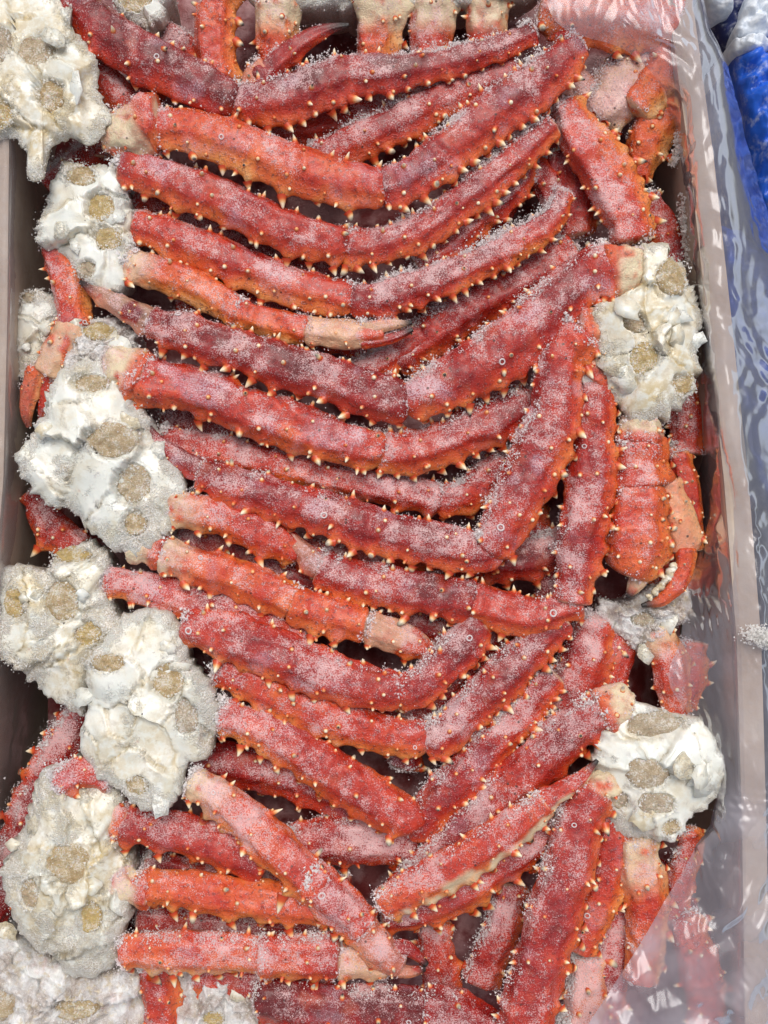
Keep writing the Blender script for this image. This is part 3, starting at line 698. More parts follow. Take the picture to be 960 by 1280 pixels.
# bottom-left cluster
r, b = thing('crab_cluster', 'crab cluster with grey rime covered shoulder and three straight orange legs at lower left', 'crab cluster', 85, 1090, -40, GRP)
shoulder(r, b, [(48, 968), (92, 952), (130, 972), (152, 1000), (142, 1040), (162, 1080), (166, 1130), (152, 1180), (140, 1206), (92, 1228), (60, 1202), (22, 1162), (8, 1120), (10, 1072), (34, 1020)], -2, 30,
         meat=[(92, 1072, 30, 26), (44, 1110, 12, 18), (118, 1140, 15, 20)], frost=.17, yellow=.45, seed=6, plates=12, flakes=10, tilt=5)
limb(r, b, [sock([(118, 1010, 18), (138, 1022, 26), (160, 1030, 28)], (-6, -4), frost=.7),
            sg([(148, 1030, 27), (192, 1034, 29), (245, 1046, 33), (310, 1070, 31), (335, 1082, 26)], (-4, -8), tone=.34, frost=.40, spines=.6, name='thigh')])
limb(r, b, [sock([(140, 1102, 22), (166, 1108, 28), (190, 1110, 28)], (-2, 0), frost=.7),
            sg([(178, 1110, 27), (220, 1110, 29), (300, 1122, 31), (380, 1130, 30), (430, 1136, 24)], (0, -2), tone=.72, frost=.28, spines=.7, orange=.8, name='thigh', glaze=.1)])
limb(r, b, [sg([(148, 1190, 20), (172, 1188, 26), (225, 1188, 31), (290, 1190, 31), (328, 1192, 28)], (4, 4), tone=.58, frost=.55, spines=.8, longsp=1.4, glaze=.7),
            sg([(318, 1192, 30), (370, 1192, 34), (428, 1194, 31)], (2, 0), tone=.45, frost=.62, spines=.9, name='arm_segment'),
            sg([(420, 1196, 27), (460, 1200, 26), (488, 1206, 18)], (-4, -10), tone=.72, frost=.45, white=.6, spines=.5, name='claw_palm')], 'claw_arm')
limb(r, b, [sg([(70, 984, 18), (100, 966, 22), (140, 978, 16)], (10, 4), tone=.5, frost=.6, spines=.3)])
# right-hand upper cluster
r, b = thing('crab_cluster', 'crab cluster with torn yellowish shoulder and orange crusher claw by the right wall', 'crab cluster', 810, 420, -30, GRP)
shoulder(r, b, [(752, 350), (770, 318), (800, 306), (834, 312), (862, 345), (878, 402), (868, 450), (866, 490), (832, 520), (796, 530), (772, 505), (756, 492), (742, 455), (740, 400)], 12, 28,
         meat=[(798, 452, 19, 20), (850, 482, 14, 13), (832, 352, 20, 22), (786, 408, 16, 14)], frost=.08, yellow=.55, seed=7, plates=13, flakes=16, tilt=7, fsize=1.7)
limb(r, b, [sock([(800, 335, 28), (776, 334, 37), (750, 338, 38)], (14, 16), frost=.3),
            sg([(768, 334, 38), (735, 342, 36), (700, 372, 39), (650, 420, 40), (590, 462, 38), (535, 492, 33), (502, 508, 26)], (18, 14), tone=.28, frost=.42, spines=1.0, glaze=1.0, name='thigh'),
            sg([(520, 500, 26), (492, 498, 33), (455, 490, 34), (395, 468, 34), (310, 442, 33), (235, 417, 30), (186, 400, 22)], (14, 14), tone=.12, frost=.48, spines=.9, glaze=.9, name='shin', fz=.9),
            dact([(192, 402, 21), (152, 383, 17), (122, 366, 11), (100, 352, 3)], (12, 8), tone=.12, frost=.35, white=.35, knobs=.3)])
limb(r, b, [sock([(775, 402, 26), (750, 408, 34), (722, 414, 34)], (8, 14), frost=.45),
            sg([(730, 412, 32), (702, 450, 35), (690, 520, 39), (662, 590, 40), (628, 656, 33), (606, 694, 26)], (18, 16), tone=.32, frost=.50, spines=.9, glaze=1.0, name='thigh', fz=1.3),
            sg([(630, 684, 22), (600, 690, 28), (545, 678, 31), (480, 664, 32), (400, 638, 30), (300, 608, 27), (248, 588, 20)], (12, 6), tone=.22, frost=.48, spines=1.0, glaze=.8, name='shin'),
            dact([(254, 589, 19), (216, 566, 14), (196, 548, 9), (182, 526, 3)], (6, 2), tone=.12, frost=.3, glaze=.9, knobs=.3)])
limb(r, b, [sock([(780, 462, 22), (755, 464, 28), (738, 482, 28)], (4, 6), frost=.2),
            sg([(744, 476, 24), (742, 520, 31), (738, 570, 34), (732, 620, 34), (720, 700, 31), (712, 756, 25)], (6, 4), tone=.34, frost=.45, spines=1.0, name='thigh', fz=1.2),
            sg([(728, 752, 20), (700, 762, 24), (660, 768, 27), (600, 754, 32), (584, 750, 28)], (-2, -2), tone=.35, frost=.30, spines=1.4, name='knee', glaze=.3),
            sg([(606, 754, 30), (560, 744, 31), (500, 734, 30), (440, 722, 28), (398, 706, 24)], (-2, -2), tone=.25, frost=.48, spines=1.0, name='shin'),
            dact([(404, 710, 22), (380, 690, 16), (360, 668, 10), (343, 644, 3)], (0, -4), tone=.25, frost=.4, glaze=.9, white=.25, knobs=.3)])
limb(r, b, [sock([(812, 515, 22), (802, 530, 32), (798, 556, 34)], (0, -2), frost=.6),
            sg([(800, 540, 36), (798, 575, 40), (801, 612, 38)], (-4, -8), tone=.62, frost=.50, spines=.9, name='arm_segment', fz=1.5, orange=.5),
            sg([(802, 602, 35), (798, 640, 43), (793, 672, 49), (786, 700, 44), (778, 718, 26)], (-4, -10), tone=.62, frost=.34, spines=1.4, knobs=2.4, name='claw_palm', glaze=.2, orange=.45, fz=.9),
            dact([(800, 700, 20), (800, 718, 15), (792, 734, 10), (784, 746, 4)], (-10, -12), tone=.6, frost=.3, white=.75, name='claw_finger', fz=.4, knobs=1.6, spines=0),
            sg([(836, 596, 13), (842, 630, 21), (850, 662, 25), (854, 692, 18)], (-16, -20), tone=.80, frost=.05, white=.35, name='claw_palm', spines=.6, knobs=1.6, orange=.5),
            dact([(856, 684, 15), (856, 706, 15), (846, 730, 13), (826, 750, 9), (802, 757, 3)], (-12, -10), tone=.74, frost=.05, name='claw_finger', spines=0, knobs=1.8, fz=.2, white=0, orange=.7)], 'claw_arm')
# teeth of the crusher claw
tb = [o for o in bpy.data.objects if o.name.startswith('claw_finger')][-1]
tv, tf, ti = [], [], 0
for (x, y, q) in ((845, 708, 6), (841, 716, 7.5), (836, 725, 7), (829, 733, 6.5), (822, 740, 6), (814, 747, 5)):
    cN = W(x, y, 0)-b
    nu_, nv_ = 8, 10
    for i in range(nu_):
        for j in range(nv_):
            a_ = math.pi*i/(nu_-1); p_ = 2*math.pi*j/nv_
            wq = 1+.22*math.sin(2*p_+x)+.15*math.sin(3*p_+y)+.1*math.sin(5*a_+x)
            tv.append((cN[0]+q*S*wq*math.sin(a_)*math.cos(p_), cN[1]+q*S*wq*.9*math.sin(a_)*math.sin(p_), cN[2]-9*S+q*S*.7*wq*math.cos(a_)))
    tf += [[v+ti for v in f] for f in grid_faces(nu_, nv_, True).tolist()]; ti += nu_*nv_
o = link('teeth', mesh('teeth', tv, tf, WHITE, dict(frost=np.zeros(len(tv)), yellow=np.full(len(tv), .7))), tb.parent); o['kind'] = 'stuff'

# right-hand lower cluster
r, b = thing('crab_cluster', 'crab cluster in the lower right with a clean white cracked shoulder beside the plastic film', 'crab cluster', 820, 960, -30, GRP)
shoulder(r, b, [(760, 884), (782, 876), (830, 888), (878, 904), (898, 940), (900, 985), (882, 1010), (860, 1022), (842, 1046), (800, 1052), (766, 1032), (750, 1000), (744, 952), (752, 918)], 10, 26,
         meat=[(815, 905, 36, 17), (806, 962, 27, 20), (814, 1000, 24, 14), (834, 1030, 13, 11), (772, 1000, 14, 12)], frost=.06, yellow=.14, seed=8, plates=8, flakes=9, tilt=4, fsize=1.3)
limb(r, b, [sock([(790, 890, 24), (770, 886, 31), (748, 894, 32)], (8, 8), frost=.55),
            sg([(764, 886, 28), (728, 902, 33), (690, 934, 34), (640, 980, 32), (588, 1030, 30), (516, 1100, 27), (480, 1136, 24)], (4, -30), tone=.30, frost=.52, spines=.8, name='thigh', fz=1.2),
            sg([(474, 1132, 22), (500, 1118, 27), (548, 1092, 29), (615, 1050, 30), (660, 1018, 25), (684, 1000, 19)], (16, 24), tone=.52, frost=.40, spines=.9, orange=1.2, kwhite=.9, name='shin', free=1, fz=.8),
            dact([(676, 1004, 18), (706, 986, 15), (728, 971, 10), (747, 950, 3)], (24, 26), tone=.50, frost=.15, orange=1.1, kwhite=.9, knobs=.3)])
limb(r, b, [sock([(775, 976, 20), (752, 984, 28), (738, 1000, 30)], (6, 8), frost=.3),
            sg([(746, 984, 27), (726, 1020, 35), (710, 1080, 40), (690, 1150, 43), (666, 1228, 43), (640, 1310, 38)], (10, 14), tone=.34, frost=.42, spines=1.0, name='thigh', fz=1.3, glaze=.4)])
limb(r, b, [sg([(768, 1012, 22), (762, 1060, 26), (750, 1118, 27), (722, 1190, 22)], (-10, -22), tone=.52, frost=.28, spines=1.6, knobs=1.6)])
limb(r, b, [sg([(794, 1044, 24), (798, 1080, 32), (806, 1112, 33), (808, 1160, 30), (798, 1230, 26)], (-8, -20), tone=.74, frost=.40, spines=.6, name='arm_segment', wgrad=((0, .2, .4), (1, .6, 0)), fz=1.8),
            sg([(858, 1036, 14), (862, 1056, 18), (850, 1100, 20), (838, 1150, 18)], (-24, -40), tone=.6, frost=.35, spines=.8, name='arm_segment')], 'claw_arm')
# right-hand middle, half hidden
r, b = thing('crab_cluster', 'frosted crab cluster under the crusher claw, its short leg half hidden by the clear film', 'crab cluster', 805, 770, -60, GRP)
shoulder(r, b, [(748, 748), (782, 752), (826, 728), (862, 740), (858, 772), (830, 790), (812, 812), (788, 806), (758, 778)], -42, 16, meat=[(800, 772, 16, 10)], frost=.42, yellow=.35, seed=9, mat=ICE, plates=7, flakes=4)
limb(r, b, [sg([(812, 788, 22), (832, 812, 27), (842, 850, 28), (846, 900, 22)], (-34, -44), tone=.62, frost=.45, spines=.6, wgrad=WG),
            sg([(846, 890, 22), (862, 850, 22), (868, 800, 18)], (-50, -50), tone=.6, frost=.4)])
limb(r, b, [sg([(750, 770, 24), (738, 800, 36), (724, 850, 42), (690, 910, 38), (650, 970, 30), (600, 1030, 26)], (-44, -60), tone=.34, frost=.55, spines=1.3),
            sg([(772, 766, 22), (768, 800, 20), (770, 850, 18), (760, 880, 14)], (-46, -52), tone=.5, frost=.35, spines=1.6, name='shin')])
# top row
r, b = thing('crab_cluster', 'crab cluster along the top edge showing a row of four white tipped leg roots', 'crab cluster', 480, -20, -40, GRP)
shoulder(r, b, [(305, -80), (420, -90), (560, -90), (680, -80), (690, -20), (640, 0), (560, 6), (480, 4), (400, 8), (330, 6), (305, -20)], -8, 18, meat=[(440, -10, 20, 14), (580, -12, 20, 12)], frost=.3, yellow=.4, seed=10, plates=12, flakes=8)
for (x, rr_, fr_, tn) in ((352, 34, .25, .66), (478, 38, .5, .6), (545, 34, .75, .5), (612, 32, .35, .66)):
    limb(r, b, [sg([(x-2, -14, rr_*.9), (x-4, 20, rr_), (x-6, 56, rr_*.86), (x-10, 100, rr_*.7)], (-12, -34), tone=tn, frost=fr_, spines=.5, wgrad=((0, .34, .55), (1, .9, 0)))])
limb(r, b, [sg([(278, -24, 28), (270, 20, 31), (268, 60, 30), (272, 105, 27)], (-14, -30), tone=.62, frost=.38, spines=.7, keel=(1, .1))])
o = leg_thing('slender red crab leg tip with a black point, beside the white roots on top', [
    sg([(300, 130, 20), (318, 104, 22), (338, 86, 22)], (-14, -2), tone=.55, frost=.25, spines=.3, white=.3),
    dact([(322, 104, 20), (350, 76, 19), (386, 48, 15), (412, 36, 9), (436, 31, 3)], (0, 6), tone=.15, frost=.12, glaze=.3, name='leg_tip', knobs=.3)])
o = thing('crab_shoulder', 'small white crab shoulder piece with one olive meat disc at the top edge', 'crab shoulder', 180, 5, -30)
shoulder(o[0], o[1], [(130, -40), (205, -40), (206, 8), (194, 30), (168, 26), (142, 6)], -4, 16, meat=[(170, 2, 22, 14)], frost=.2, yellow=.3, seed=11, plates=4, flakes=2, name='shell')
# top right
r, b = thing('crab_cluster', 'orange crab cluster in the upper right corner, tucked beneath the clear film', 'crab cluster', 760, 60, -40, GRP)
limb(r, b, [sg([(674, 4, 34), (710, 12, 46), (762, 18, 54), (815, 26, 48), (850, 36, 34)], (-8, 0), tone=.72, frost=.55, spines=.6, orange=.5, fz=1.3, knobs=.4),
            sg([(838, 44, 26), (830, 80, 31), (812, 110, 34), (790, 140, 22)], (-8, -14), tone=.74, frost=.15, spines=.8, name='arm_segment', fz=.5)], 'claw_arm')
limb(r, b, [sg([(806, 66, 26), (788, 92, 38), (764, 124, 40), (738, 152, 28)], (-26, -36), tone=.62, frost=1.0, white=.7, spines=.5, fz=1.6),
            sg([(732, 84, 22), (716, 104, 26), (704, 126, 20)], (-34, -40), tone=.5, frost=1.0, white=.4, spines=.3)])
limb(r, b, [sg([(842, 100, 20), (830, 140, 33), (806, 184, 32), (796, 226, 16)], (-24, -40), tone=.68, frost=.32, spines=.5)])
limb(r, b, [sg([(704, 126, 18), (722, 165, 33), (750, 212, 39), (776, 262, 37), (788, 306, 28)], (-8, -6), tone=.46, frost=.58, spines=1.2, knobs=1.4, fz=1.3)])
# small clawed piece at the left wall
r, b = thing('crab_cluster', 'small crab claw arm hanging down the left wall with a slim orange pincer', 'crab claw', 75, 400, -50)
limb(r, b, [sg([(58, 306, 10), (72, 326, 21), (86, 352, 27), (94, 396, 27), (96, 412, 22)], (-10, -12), tone=.50, frost=.40, spines=.4),
            sg([(96, 404, 24), (84, 424, 27), (66, 452, 25), (56, 470, 20)], (-8, -14), tone=.72, frost=.10, white=.65, spines=.8, name='claw_palm', fz=.4, knobs=2),
            dact([(46, 458, 15), (37, 490, 14), (33, 516, 9), (36, 534, 4)], (-14, -24), tone=.66, frost=.15, white=.15, name='claw_finger', spines=0, dark=.6, knobs=2),
            dact([(60, 468, 14), (56, 498, 10), (50, 526, 4)], (-20, -28), tone=.5, frost=.15, name='claw_finger', spines=0, dark=.6)], 'claw_arm')
shoulder(r, b, [(28, 372), (52, 362), (74, 380), (78, 420), (70, 470), (30, 470), (18, 440), (20, 400)], -26, 14, meat=[(36, 372, 10, 9)], frost=.25, yellow=.2, seed=13, plates=5, flakes=3)
o = thing('crab_shoulder', 'mushy rime covered crab shoulder remnant under the red leg tip at left', 'crab shoulder', 120, 440, -20)
shoulder(o[0], o[1], [(92, 400), (130, 398), (168, 412), (172, 440), (150, 470), (110, 480), (78, 470), (80, 430)], -12, 16, meat=[(126, 416, 22, 13)], frost=.4, yellow=.2, seed=14, mat=ICE, plates=6, flakes=7, name='shell')
# bottom-left corner
r, b = thing('crab_cluster', 'crab cluster in the bottom left corner, its grey lilac shoulder buried in rime', 'crab cluster', 60, 1250, -50, GRP)
shoulder(r, b, [(-26, 1150), (10, 1170), (60, 1196), (120, 1210), (170, 1210), (180, 1260), (190, 1340), (60, 1360), (-28, 1360)], -34, 24, meat=[(4, 1246, 26, 26), (100, 1252, 26, 16)], frost=.36, yellow=.45, seed=15, mat=ICE, plates=9, flakes=9)
limb(r, b, [sg([(196, 1196, 24), (198, 1230, 28), (204, 1275, 27), (206, 1330, 24)], (-30, -40), tone=.42, frost=.5, spines=.5, keel=(1, 0))])
o = thing('crab_shoulder', 'pale crumbly frosted crab shoulder showing below the lowest orange legs', 'crab shoulder', 280, 1260, -50)
shoulder(o[0], o[1], [(220, 1206), (260, 1200), (310, 1212), (340, 1250), (350, 1340), (220, 1340)], -40, 18, meat=[(270, 1262, 16, 11)], frost=.42, yellow=.15, seed=16, mat=ICE, plates=8, flakes=4, name='shell')
o = leg_thing('dark wine red bent crab leg lying along the bottom edge', [
    sg([(318, 1248, 20), (345, 1250, 30), (400, 1256, 34), (480, 1260, 36), (540, 1260, 33)], (-8, -6), tone=.06, frost=.42, spines=.6, glaze=.6),
    sg([(528, 1258, 30), (560, 1262, 35), (600, 1282, 36), (660, 1330, 30)], (-6, -8), tone=.2, frost=.45, spines=.6)])
leg_thing('frosty dark red crab leg running diagonally down the left wall', [
    sg([(112, 868, 16), (92, 905, 22), (62, 960, 26), (34, 1030, 28), (6, 1100, 28), (-16, 1160, 24)], (-50, -70), tone=.2, frost=.62, spines=.8, keel=(-1, 0))])
# lower layers seen through the gaps
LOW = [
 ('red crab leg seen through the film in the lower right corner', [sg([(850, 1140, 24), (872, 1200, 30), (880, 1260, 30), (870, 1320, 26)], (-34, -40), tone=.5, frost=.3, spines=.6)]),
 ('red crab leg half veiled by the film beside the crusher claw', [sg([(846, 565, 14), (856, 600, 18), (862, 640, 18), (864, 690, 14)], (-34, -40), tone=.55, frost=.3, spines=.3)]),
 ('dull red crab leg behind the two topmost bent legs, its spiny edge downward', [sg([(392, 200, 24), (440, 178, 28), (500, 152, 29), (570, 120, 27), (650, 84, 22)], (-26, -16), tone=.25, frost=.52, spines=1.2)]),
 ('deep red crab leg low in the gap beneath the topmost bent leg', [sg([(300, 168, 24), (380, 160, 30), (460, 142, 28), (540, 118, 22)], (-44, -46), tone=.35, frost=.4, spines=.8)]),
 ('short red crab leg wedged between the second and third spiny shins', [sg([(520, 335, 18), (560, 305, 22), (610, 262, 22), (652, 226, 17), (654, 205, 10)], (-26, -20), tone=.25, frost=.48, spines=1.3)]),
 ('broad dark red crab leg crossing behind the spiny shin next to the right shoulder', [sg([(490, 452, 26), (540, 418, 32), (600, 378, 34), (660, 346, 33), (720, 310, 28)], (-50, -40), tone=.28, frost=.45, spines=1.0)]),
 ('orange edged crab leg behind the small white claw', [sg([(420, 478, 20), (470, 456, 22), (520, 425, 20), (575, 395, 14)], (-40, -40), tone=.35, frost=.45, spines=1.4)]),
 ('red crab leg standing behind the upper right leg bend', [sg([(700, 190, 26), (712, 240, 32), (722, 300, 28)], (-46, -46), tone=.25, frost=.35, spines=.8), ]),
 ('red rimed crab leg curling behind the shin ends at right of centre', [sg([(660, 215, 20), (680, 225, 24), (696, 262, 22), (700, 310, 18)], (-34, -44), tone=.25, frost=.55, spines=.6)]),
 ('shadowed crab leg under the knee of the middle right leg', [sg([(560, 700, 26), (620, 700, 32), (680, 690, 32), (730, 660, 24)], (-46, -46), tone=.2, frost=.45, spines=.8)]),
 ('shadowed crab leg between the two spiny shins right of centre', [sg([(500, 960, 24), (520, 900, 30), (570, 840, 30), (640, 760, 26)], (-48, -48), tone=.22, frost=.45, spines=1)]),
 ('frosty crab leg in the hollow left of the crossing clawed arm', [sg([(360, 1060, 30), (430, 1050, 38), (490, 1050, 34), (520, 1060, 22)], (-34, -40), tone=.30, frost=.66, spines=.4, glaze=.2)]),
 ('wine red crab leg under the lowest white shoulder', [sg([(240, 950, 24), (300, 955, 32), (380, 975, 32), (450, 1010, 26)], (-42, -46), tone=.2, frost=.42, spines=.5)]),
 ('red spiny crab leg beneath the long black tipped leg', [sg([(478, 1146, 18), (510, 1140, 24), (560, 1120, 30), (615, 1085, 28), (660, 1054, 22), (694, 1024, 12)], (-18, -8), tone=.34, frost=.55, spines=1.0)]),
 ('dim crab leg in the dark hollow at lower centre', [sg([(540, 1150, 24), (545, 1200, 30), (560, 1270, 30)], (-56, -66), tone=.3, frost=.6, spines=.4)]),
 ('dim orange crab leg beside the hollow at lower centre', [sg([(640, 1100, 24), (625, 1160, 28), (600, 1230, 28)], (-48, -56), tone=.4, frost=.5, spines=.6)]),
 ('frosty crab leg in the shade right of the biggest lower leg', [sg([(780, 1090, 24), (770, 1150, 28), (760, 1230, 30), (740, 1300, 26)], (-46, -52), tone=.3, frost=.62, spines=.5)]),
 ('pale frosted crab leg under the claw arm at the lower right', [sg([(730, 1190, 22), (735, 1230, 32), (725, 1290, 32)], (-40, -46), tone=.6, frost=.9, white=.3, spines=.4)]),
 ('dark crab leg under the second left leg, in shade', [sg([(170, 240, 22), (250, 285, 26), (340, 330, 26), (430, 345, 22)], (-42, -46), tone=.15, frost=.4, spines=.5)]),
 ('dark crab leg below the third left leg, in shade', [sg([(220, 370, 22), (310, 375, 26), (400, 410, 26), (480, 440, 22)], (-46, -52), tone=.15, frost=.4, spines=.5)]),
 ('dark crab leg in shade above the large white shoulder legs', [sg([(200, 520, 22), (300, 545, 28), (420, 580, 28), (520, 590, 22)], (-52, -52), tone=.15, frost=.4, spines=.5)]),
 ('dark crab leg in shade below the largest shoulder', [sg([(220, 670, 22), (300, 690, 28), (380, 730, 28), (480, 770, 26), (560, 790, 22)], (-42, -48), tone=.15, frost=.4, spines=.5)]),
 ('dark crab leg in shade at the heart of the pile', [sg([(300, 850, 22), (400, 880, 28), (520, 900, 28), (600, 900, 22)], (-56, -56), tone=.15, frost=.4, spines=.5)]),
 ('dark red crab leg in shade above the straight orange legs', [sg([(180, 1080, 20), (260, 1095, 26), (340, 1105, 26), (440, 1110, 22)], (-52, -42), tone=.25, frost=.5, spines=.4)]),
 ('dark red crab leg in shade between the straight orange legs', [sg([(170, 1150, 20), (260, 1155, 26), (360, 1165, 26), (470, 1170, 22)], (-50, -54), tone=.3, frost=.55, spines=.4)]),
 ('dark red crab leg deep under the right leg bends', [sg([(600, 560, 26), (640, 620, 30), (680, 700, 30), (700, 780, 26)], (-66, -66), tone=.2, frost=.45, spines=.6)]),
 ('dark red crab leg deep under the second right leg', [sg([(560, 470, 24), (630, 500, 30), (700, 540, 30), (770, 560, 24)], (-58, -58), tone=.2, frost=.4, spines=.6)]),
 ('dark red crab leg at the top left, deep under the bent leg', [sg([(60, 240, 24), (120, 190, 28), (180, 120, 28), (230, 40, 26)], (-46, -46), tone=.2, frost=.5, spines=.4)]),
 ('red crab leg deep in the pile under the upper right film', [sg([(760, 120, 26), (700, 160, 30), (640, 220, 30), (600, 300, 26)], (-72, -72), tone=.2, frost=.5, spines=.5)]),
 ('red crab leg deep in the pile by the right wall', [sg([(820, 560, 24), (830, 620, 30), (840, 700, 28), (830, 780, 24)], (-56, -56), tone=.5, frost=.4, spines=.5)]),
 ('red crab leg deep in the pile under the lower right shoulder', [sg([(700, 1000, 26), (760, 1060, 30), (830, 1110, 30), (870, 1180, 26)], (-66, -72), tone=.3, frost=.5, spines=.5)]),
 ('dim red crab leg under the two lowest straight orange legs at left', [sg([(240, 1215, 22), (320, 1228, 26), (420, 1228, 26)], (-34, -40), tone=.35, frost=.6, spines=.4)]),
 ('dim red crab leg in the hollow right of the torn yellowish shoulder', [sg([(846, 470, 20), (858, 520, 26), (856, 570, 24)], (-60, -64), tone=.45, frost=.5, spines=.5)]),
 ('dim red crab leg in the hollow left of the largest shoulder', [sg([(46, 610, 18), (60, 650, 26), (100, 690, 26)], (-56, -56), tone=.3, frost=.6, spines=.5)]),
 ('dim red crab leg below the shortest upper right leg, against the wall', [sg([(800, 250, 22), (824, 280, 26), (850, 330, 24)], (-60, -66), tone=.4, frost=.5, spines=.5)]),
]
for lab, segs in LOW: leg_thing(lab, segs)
# filler bed under the lowest layer, shade of the gaps painted in as maroon
n = 150
ii, jj = np.meshgrid(np.linspace(60, 850, 110), np.linspace(-60, 1340, 170), indexing='ij')
px, py = ii.ravel(), jj.ravel()
p3 = np.stack((px/40, py/40, np.zeros_like(px)), 1)
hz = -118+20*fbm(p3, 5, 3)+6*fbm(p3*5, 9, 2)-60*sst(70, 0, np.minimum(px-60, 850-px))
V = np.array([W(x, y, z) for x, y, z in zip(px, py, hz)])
q = N('gap_shade_bed'); q.set(q.p.inputs['Base Color'], q.mix(q.rng(q.noise(40, 4), .4, .6), (.16, .015, .015), (.34, .17, .17))); q.bump(q.noise(700, 2), .8, .001)
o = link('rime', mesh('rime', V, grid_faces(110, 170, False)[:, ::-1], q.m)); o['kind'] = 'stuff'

# ------------------------------------------------------------------ plastic liner
def film(name, rows, nx, ny, crinkle, parent, seed, mat=None, wr=0.0):
    """rows: list of (y, [(x, z), ...]) in photo pixels, equal counts"""
    A = []
    for y, pts in rows:
        p = np.array([(*(W(x, y, z)/S),) for x, z in pts]); A.append(spline(p, nx))
    A = np.array(A); G = np.stack([spline(A[:, i], ny) for i in range(nx)], 1)
    f = G.reshape(-1, 3); ph = fbm(f/60.0, seed+9, 2)[:, None]
    rng = np.random.default_rng(seed)
    def tri(ax, lam, wp):                                  # straight sharp folds running across ax
        t = (f@np.array(ax))/lam+wp*fbm(f/(lam*2.2), int(rng.integers(99)), 2)+rng.uniform(0, 9)
        return 1-2*np.abs(2*(t-np.floor(t+.5)))
    msk = lambda L_, lo, hi: sst(lo, hi, fbm(f/L_, int(rng.integers(99)), 2))
    rid = .35*fbm(f/np.array((46, 260, 90.0)), seed, 2)+.55*tri((1, .08, .2), 46, .8)*msk(120, -.3, .4)+.30*tri((.9, -.35, .1), 27, 1.0)*msk(90, -.1, .4)
    rid = rid+.45*tri((.6, .8, 0), 44, 1.2)*msk(100, .0, .5)+.40*tri((.7, -.7, .2), 36, 1.1)*msk(90, .0, .5)+.22*tri((.2, 1, 0), 17, .9)*msk(60, .1, .5)+.16*tri((1, .5, .3), 11, .9)*msk(50, .0, .5)
    rid = rid+.13*tri((1, .06, .3), 12, .7)*msk(70, -.2, .4)+.17*tri((1, -.12, .3), 21, .8)*msk(80, -.2, .4)
    lowr = sst(-100, -420, f[:, 1])*wr
    rid = rid+lowr*(1.0*tri((.8, .6, .2), 66, 1.0)+.5*tri((.7, -.8, 0), 44, 1.0))
    cu = np.tile(1-.25*sst(.55, .8, np.linspace(0, 1, nx)), ny)
    rid = rid*crinkle*cu
    gx = np.gradient(G, axis=1); gy = np.gradient(G, axis=0); nn = np.cross(gx, gy); nn /= np.maximum(np.linalg.norm(nn, axis=2), 1e-6)[..., None]
    V = f+nn.reshape(-1, 3)*rid[:, None]
    return link(name, mesh(name, V*S, grid_faces(ny, nx, False), mat or FILM, dict(layers=np.tile(1.2-.9*sst(.66, .9, np.linspace(0, 1, nx)), ny)+wr*1.1*sst(-120, -480, f[:, 1])+wr*np.tile(.30*sst(.35, .6, np.linspace(0, 1, nx)), ny)*sst(-.5, .4, fbm(f/np.array((22., 120., 40.)), 77, 3)))), parent)
lin = link('plastic_liner', None); lin.empty_display_size = .03
tag(lin, 'crumpled clear plastic liner bag folded over the right side of the box', 'plastic liner')
film('film_fold', [
    (-120, [(680, 46), (760, 52), (820, 46), (845, 50), (865, 44), (862, 20)]),
    (20, [(690, 44), (765, 54), (826, 46), (850, 50), (878, 40), (884, 10)]),
    (62, [(780, 38), (815, 42), (838, 40), (858, 48), (892, 38), (902, 4)]),
    (110, [(826, 16), (838, 24), (850, 34), (870, 46), (902, 34), (918, -2)]),
    (200, [(846, -60), (850, -20), (858, 20), (880, 44), (918, 30), (940, -20)]),
    (300, [(862, -130), (862, -60), (868, 10), (896, 42), (934, 26), (972, -40)]),
    (420, [(872, -180), (872, -80), (880, 10), (906, 40), (950, 10), (1020, -40)]),
    (560, [(868, -170), (876, -80), (894, 8), (922, 40), (958, 6), (1020, -40)]),
    (700, [(856, -80), (876, -40), (904, 12), (944, 41), (979, 8), (1020, -40)]),
    (790, [(852, -24), (870, -10), (902, 16), (948, 41), (981, 8), (1020, -40)]),
    (850, [(836, -10), (862, -2), (900, 20), (950, 41), (983, 8), (1020, -40)]),
    (905, [(866, -6), (880, 4), (906, 24), (957, 41), (990, 8), (1020, -40)]),
    (980, [(898, -2), (902, 10), (914, 28), (959, 41), (992, 8), (1020, -40)]),
    (1040, [(880, 2), (892, 18), (912, 32), (961, 41), (994, 8), (1020, -40)]),
    (1100, [(846, 10), (876, 24), (908, 34), (963, 41), (994, 8), (1020, -40)]),
    (1180, [(800, 16), (850, 30), (902, 38), (963, 41), (994, 8), (1020, -40)]),
    (1270, [(742, 22), (820, 36), (896, 42), (963, 41), (994, 8), (1020, -40)]),
    (1400, [(660, 26), (780, 40), (890, 42), (963, 41), (994, 8), (1020, -40)])], 170, 720, 3.0, lin, 31, wr=1.0)
film('film_lining', [
    (-200, [(845, -250), (842, -120), (838, -20), (842, 24), (852, 31)]), (0, [(826, -250), (832, -120), (832, -20), (838, 24), (850, 31)]),
    (200, [(846, -250), (852, -120), (856, -20), (862, 22), (868, 27)]), (400, [(860, -250), (868, -120), (876, -20), (882, 22), (890, 27)]),
    (600, [(874, -250), (884, -120), (896, -20), (902, 22), (910, 27)]), (800, [(884, -250), (896, -120), (910, -20), (918, 22), (926, 27)]),
    (1050, [(890, -250), (902, -120), (916, -20), (924, 22), (932, 27)]), (1400, [(890, -250), (904, -120), (916, -20), (924, 22), (932, 27)])], 60, 260, 2.2, lin, 51, LINING)
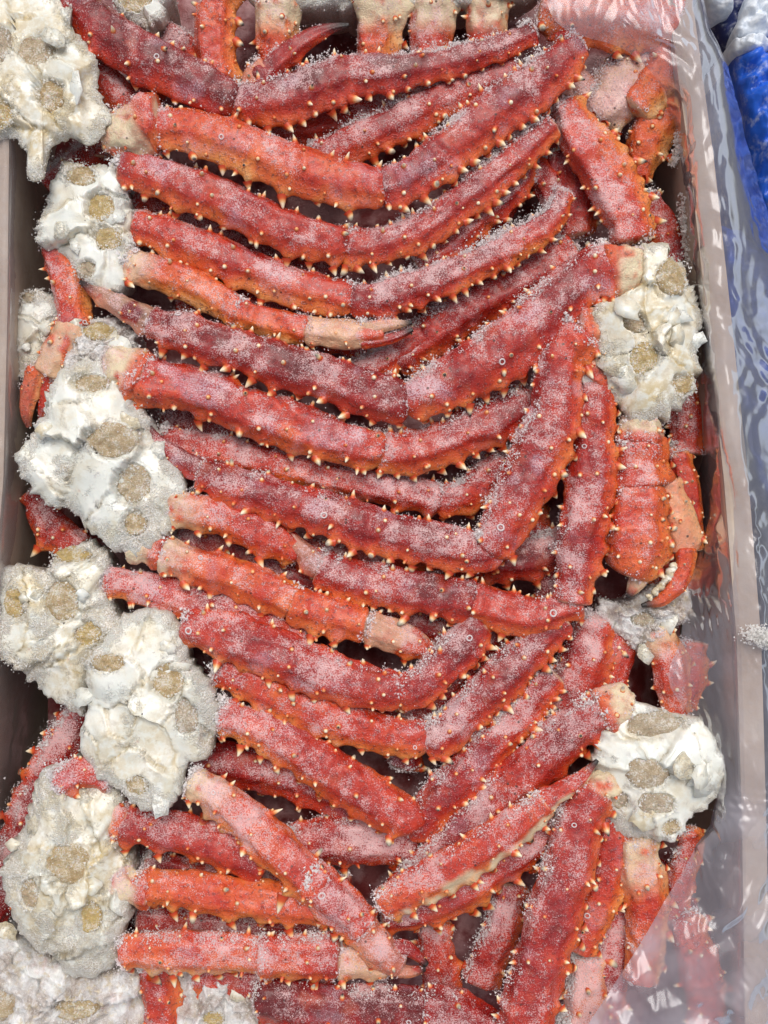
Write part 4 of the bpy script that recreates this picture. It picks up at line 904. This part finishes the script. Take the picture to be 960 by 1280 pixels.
film('film_lining', [
    (-200, [(-14, 30), (8, 32), (18, 24), (26, -20), (50, -120), (92, -250)]), (100, [(-14, 30), (6, 32), (16, 24), (24, -20), (50, -120), (92, -250)]),
    (400, [(-14, 30), (4, 32), (13, 24), (22, -20), (46, -120), (90, -250)]), (600, [(-24, 30), (-6, 32), (8, 24), (18, -20), (42, -120), (86, -250)]),
    (800, [(-40, 30), (-22, 32), (-8, 24), (4, -20), (32, -120), (76, -250)]), (1100, [(-60, 30), (-44, 32), (-30, 24), (-12, -20), (18, -120), (62, -250)]), (1400, [(-70, 30), (-50, 32), (-34, 24), (-20, -20), (10, -120), (54, -250)])], 60, 260, 2.2, lin, 71, LINING)

# ------------------------------------------------------------------ beside the box
def lump(name, outline, z0, h, mat, seed, amp, label, cat, kind=None):
    out = np.array([W(x, y, z0)[:2]/S for x, y in outline]); cen = out.mean(0)
    M_, K = 90, 34; cl = spline(np.hstack((np.vstack((out, out[:1])), np.zeros((len(out)+1, 1)))), M_+1)[:-1, :2]
    t = np.linspace(.01, 1, K); XY = (cen+(cl-cen)[None]*t[:, None, None]).reshape(-1, 2); tt = np.repeat(t, M_)
    p = np.hstack((XY, np.full((len(XY), 1), seed*7.0)))
    z = z0+h*np.sqrt(np.clip(1-tt**3, 0, 1))+amp*.45*(1-np.abs(fbm(p/34, seed, 2))*2)+amp*.15*fbm(p/9, seed+2, 2)*np.clip(1.2-tt, 0, 1)
    for (ax, ay, lm) in ((.9, .4, 38), (-.5, .85, 30), (1, -.7, 22), (.2, 1, 15)):
        q_ = (XY[:, 0]*ax+XY[:, 1]*ay)/lm+.9*fbm(p/45, seed+int(lm), 2); z = z+amp*.022*lm*(1-2*np.abs(2*(q_-np.floor(q_+.5))))
    V = np.column_stack((XY, z)); e = V[-M_:].copy(); e[:, 2] = -285; V = np.vstack((V, e)); c0 = np.array((cen[0], cen[1], -285.0))
    o = link(name, mesh(name, (V-c0)*S, grid_faces(K+1, M_, True), mat)); o.location = c0*S
    if kind: o['kind'] = kind
    else: tag(o, label, cat)
    return o, V
lump('plastic_bag', [(915, 70), (950, 55), (1010, 60), (1040, 200), (1010, 330), (960, 300), (930, 180)], -90, 40, BLUE, 3, 11, 'bright blue crumpled plastic bag beside the box at the upper right', 'plastic bag')
lump('plastic_bag', [(870, -60), (1040, -60), (1040, 50), (960, 62), (900, 58), (880, 10)], -110, 30, NAVY, 5, 6, 'dark navy plastic bag beside the box in the upper right corner', 'plastic bag')
lump('plastic_bag', [(900, 280), (960, 310), (1040, 330), (1040, 640), (960, 640), (930, 560), (910, 430)], -150, 40, mat_plain('deep_blue_plastic', (.010, .055, .30), .5, ice=.3), 8, 8, 'deep blue wrinkled plastic bag along the right side of the box', 'plastic bag')
lump('plastic_bag', [(944, 640), (1040, 640), (1060, 960), (1060, 1400), (958, 1400), (952, 1000)], -150, 40, mat_plain('grey_blue_plastic', (.06, .075, .12), .5), 9, 8, 'grey blue wrinkled plastic bag along the lower right of the box', 'plastic bag')
SNOW = mat_plain('snow', (.60, .66, .74), .6, .4, 200)
for pts, s_ in (([(880, -12), (905, -14), (916, 12), (900, 20), (884, 10)], 21), ([(930, 0), (970, -10), (975, 30), (945, 52), (918, 44), (925, 20)], 22), ([(915, 52), (950, 46), (965, 60), (940, 70), (918, 66)], 23)):
    o, V = lump('snow', pts, -72, 22, SNOW, s_, 5, '', '', 'stuff')
# rime hanging on the liner by the right wall
def rime_strip(pts, n, sp):
    P = spline(np.array([W(*p)/S for p in pts]), n); P = P+RNG.normal(0, 1, (n, 3))*np.array((sp, 4, 5))
    V, F = crystals(P*S, np.minimum(RNG.lognormal(0, .6, n), 2.5)*.85*S)
    o = link('rime', mesh('rime', V, F, RIME, dict(thick=np.full(len(V), .6)), smooth=False)); o['kind'] = 'stuff'
rime_strip([(852, 155, -10), (846, 185, -20), (842, 205, -26)], 500, 3)
rime_strip([(860, 245, -20), (858, 275, -26), (862, 300, -30), (872, 335, -20)], 1600, 5)
rime_strip([(944, 786, 45), (955, 800, 42), (975, 806, 30)], 1400, 9)
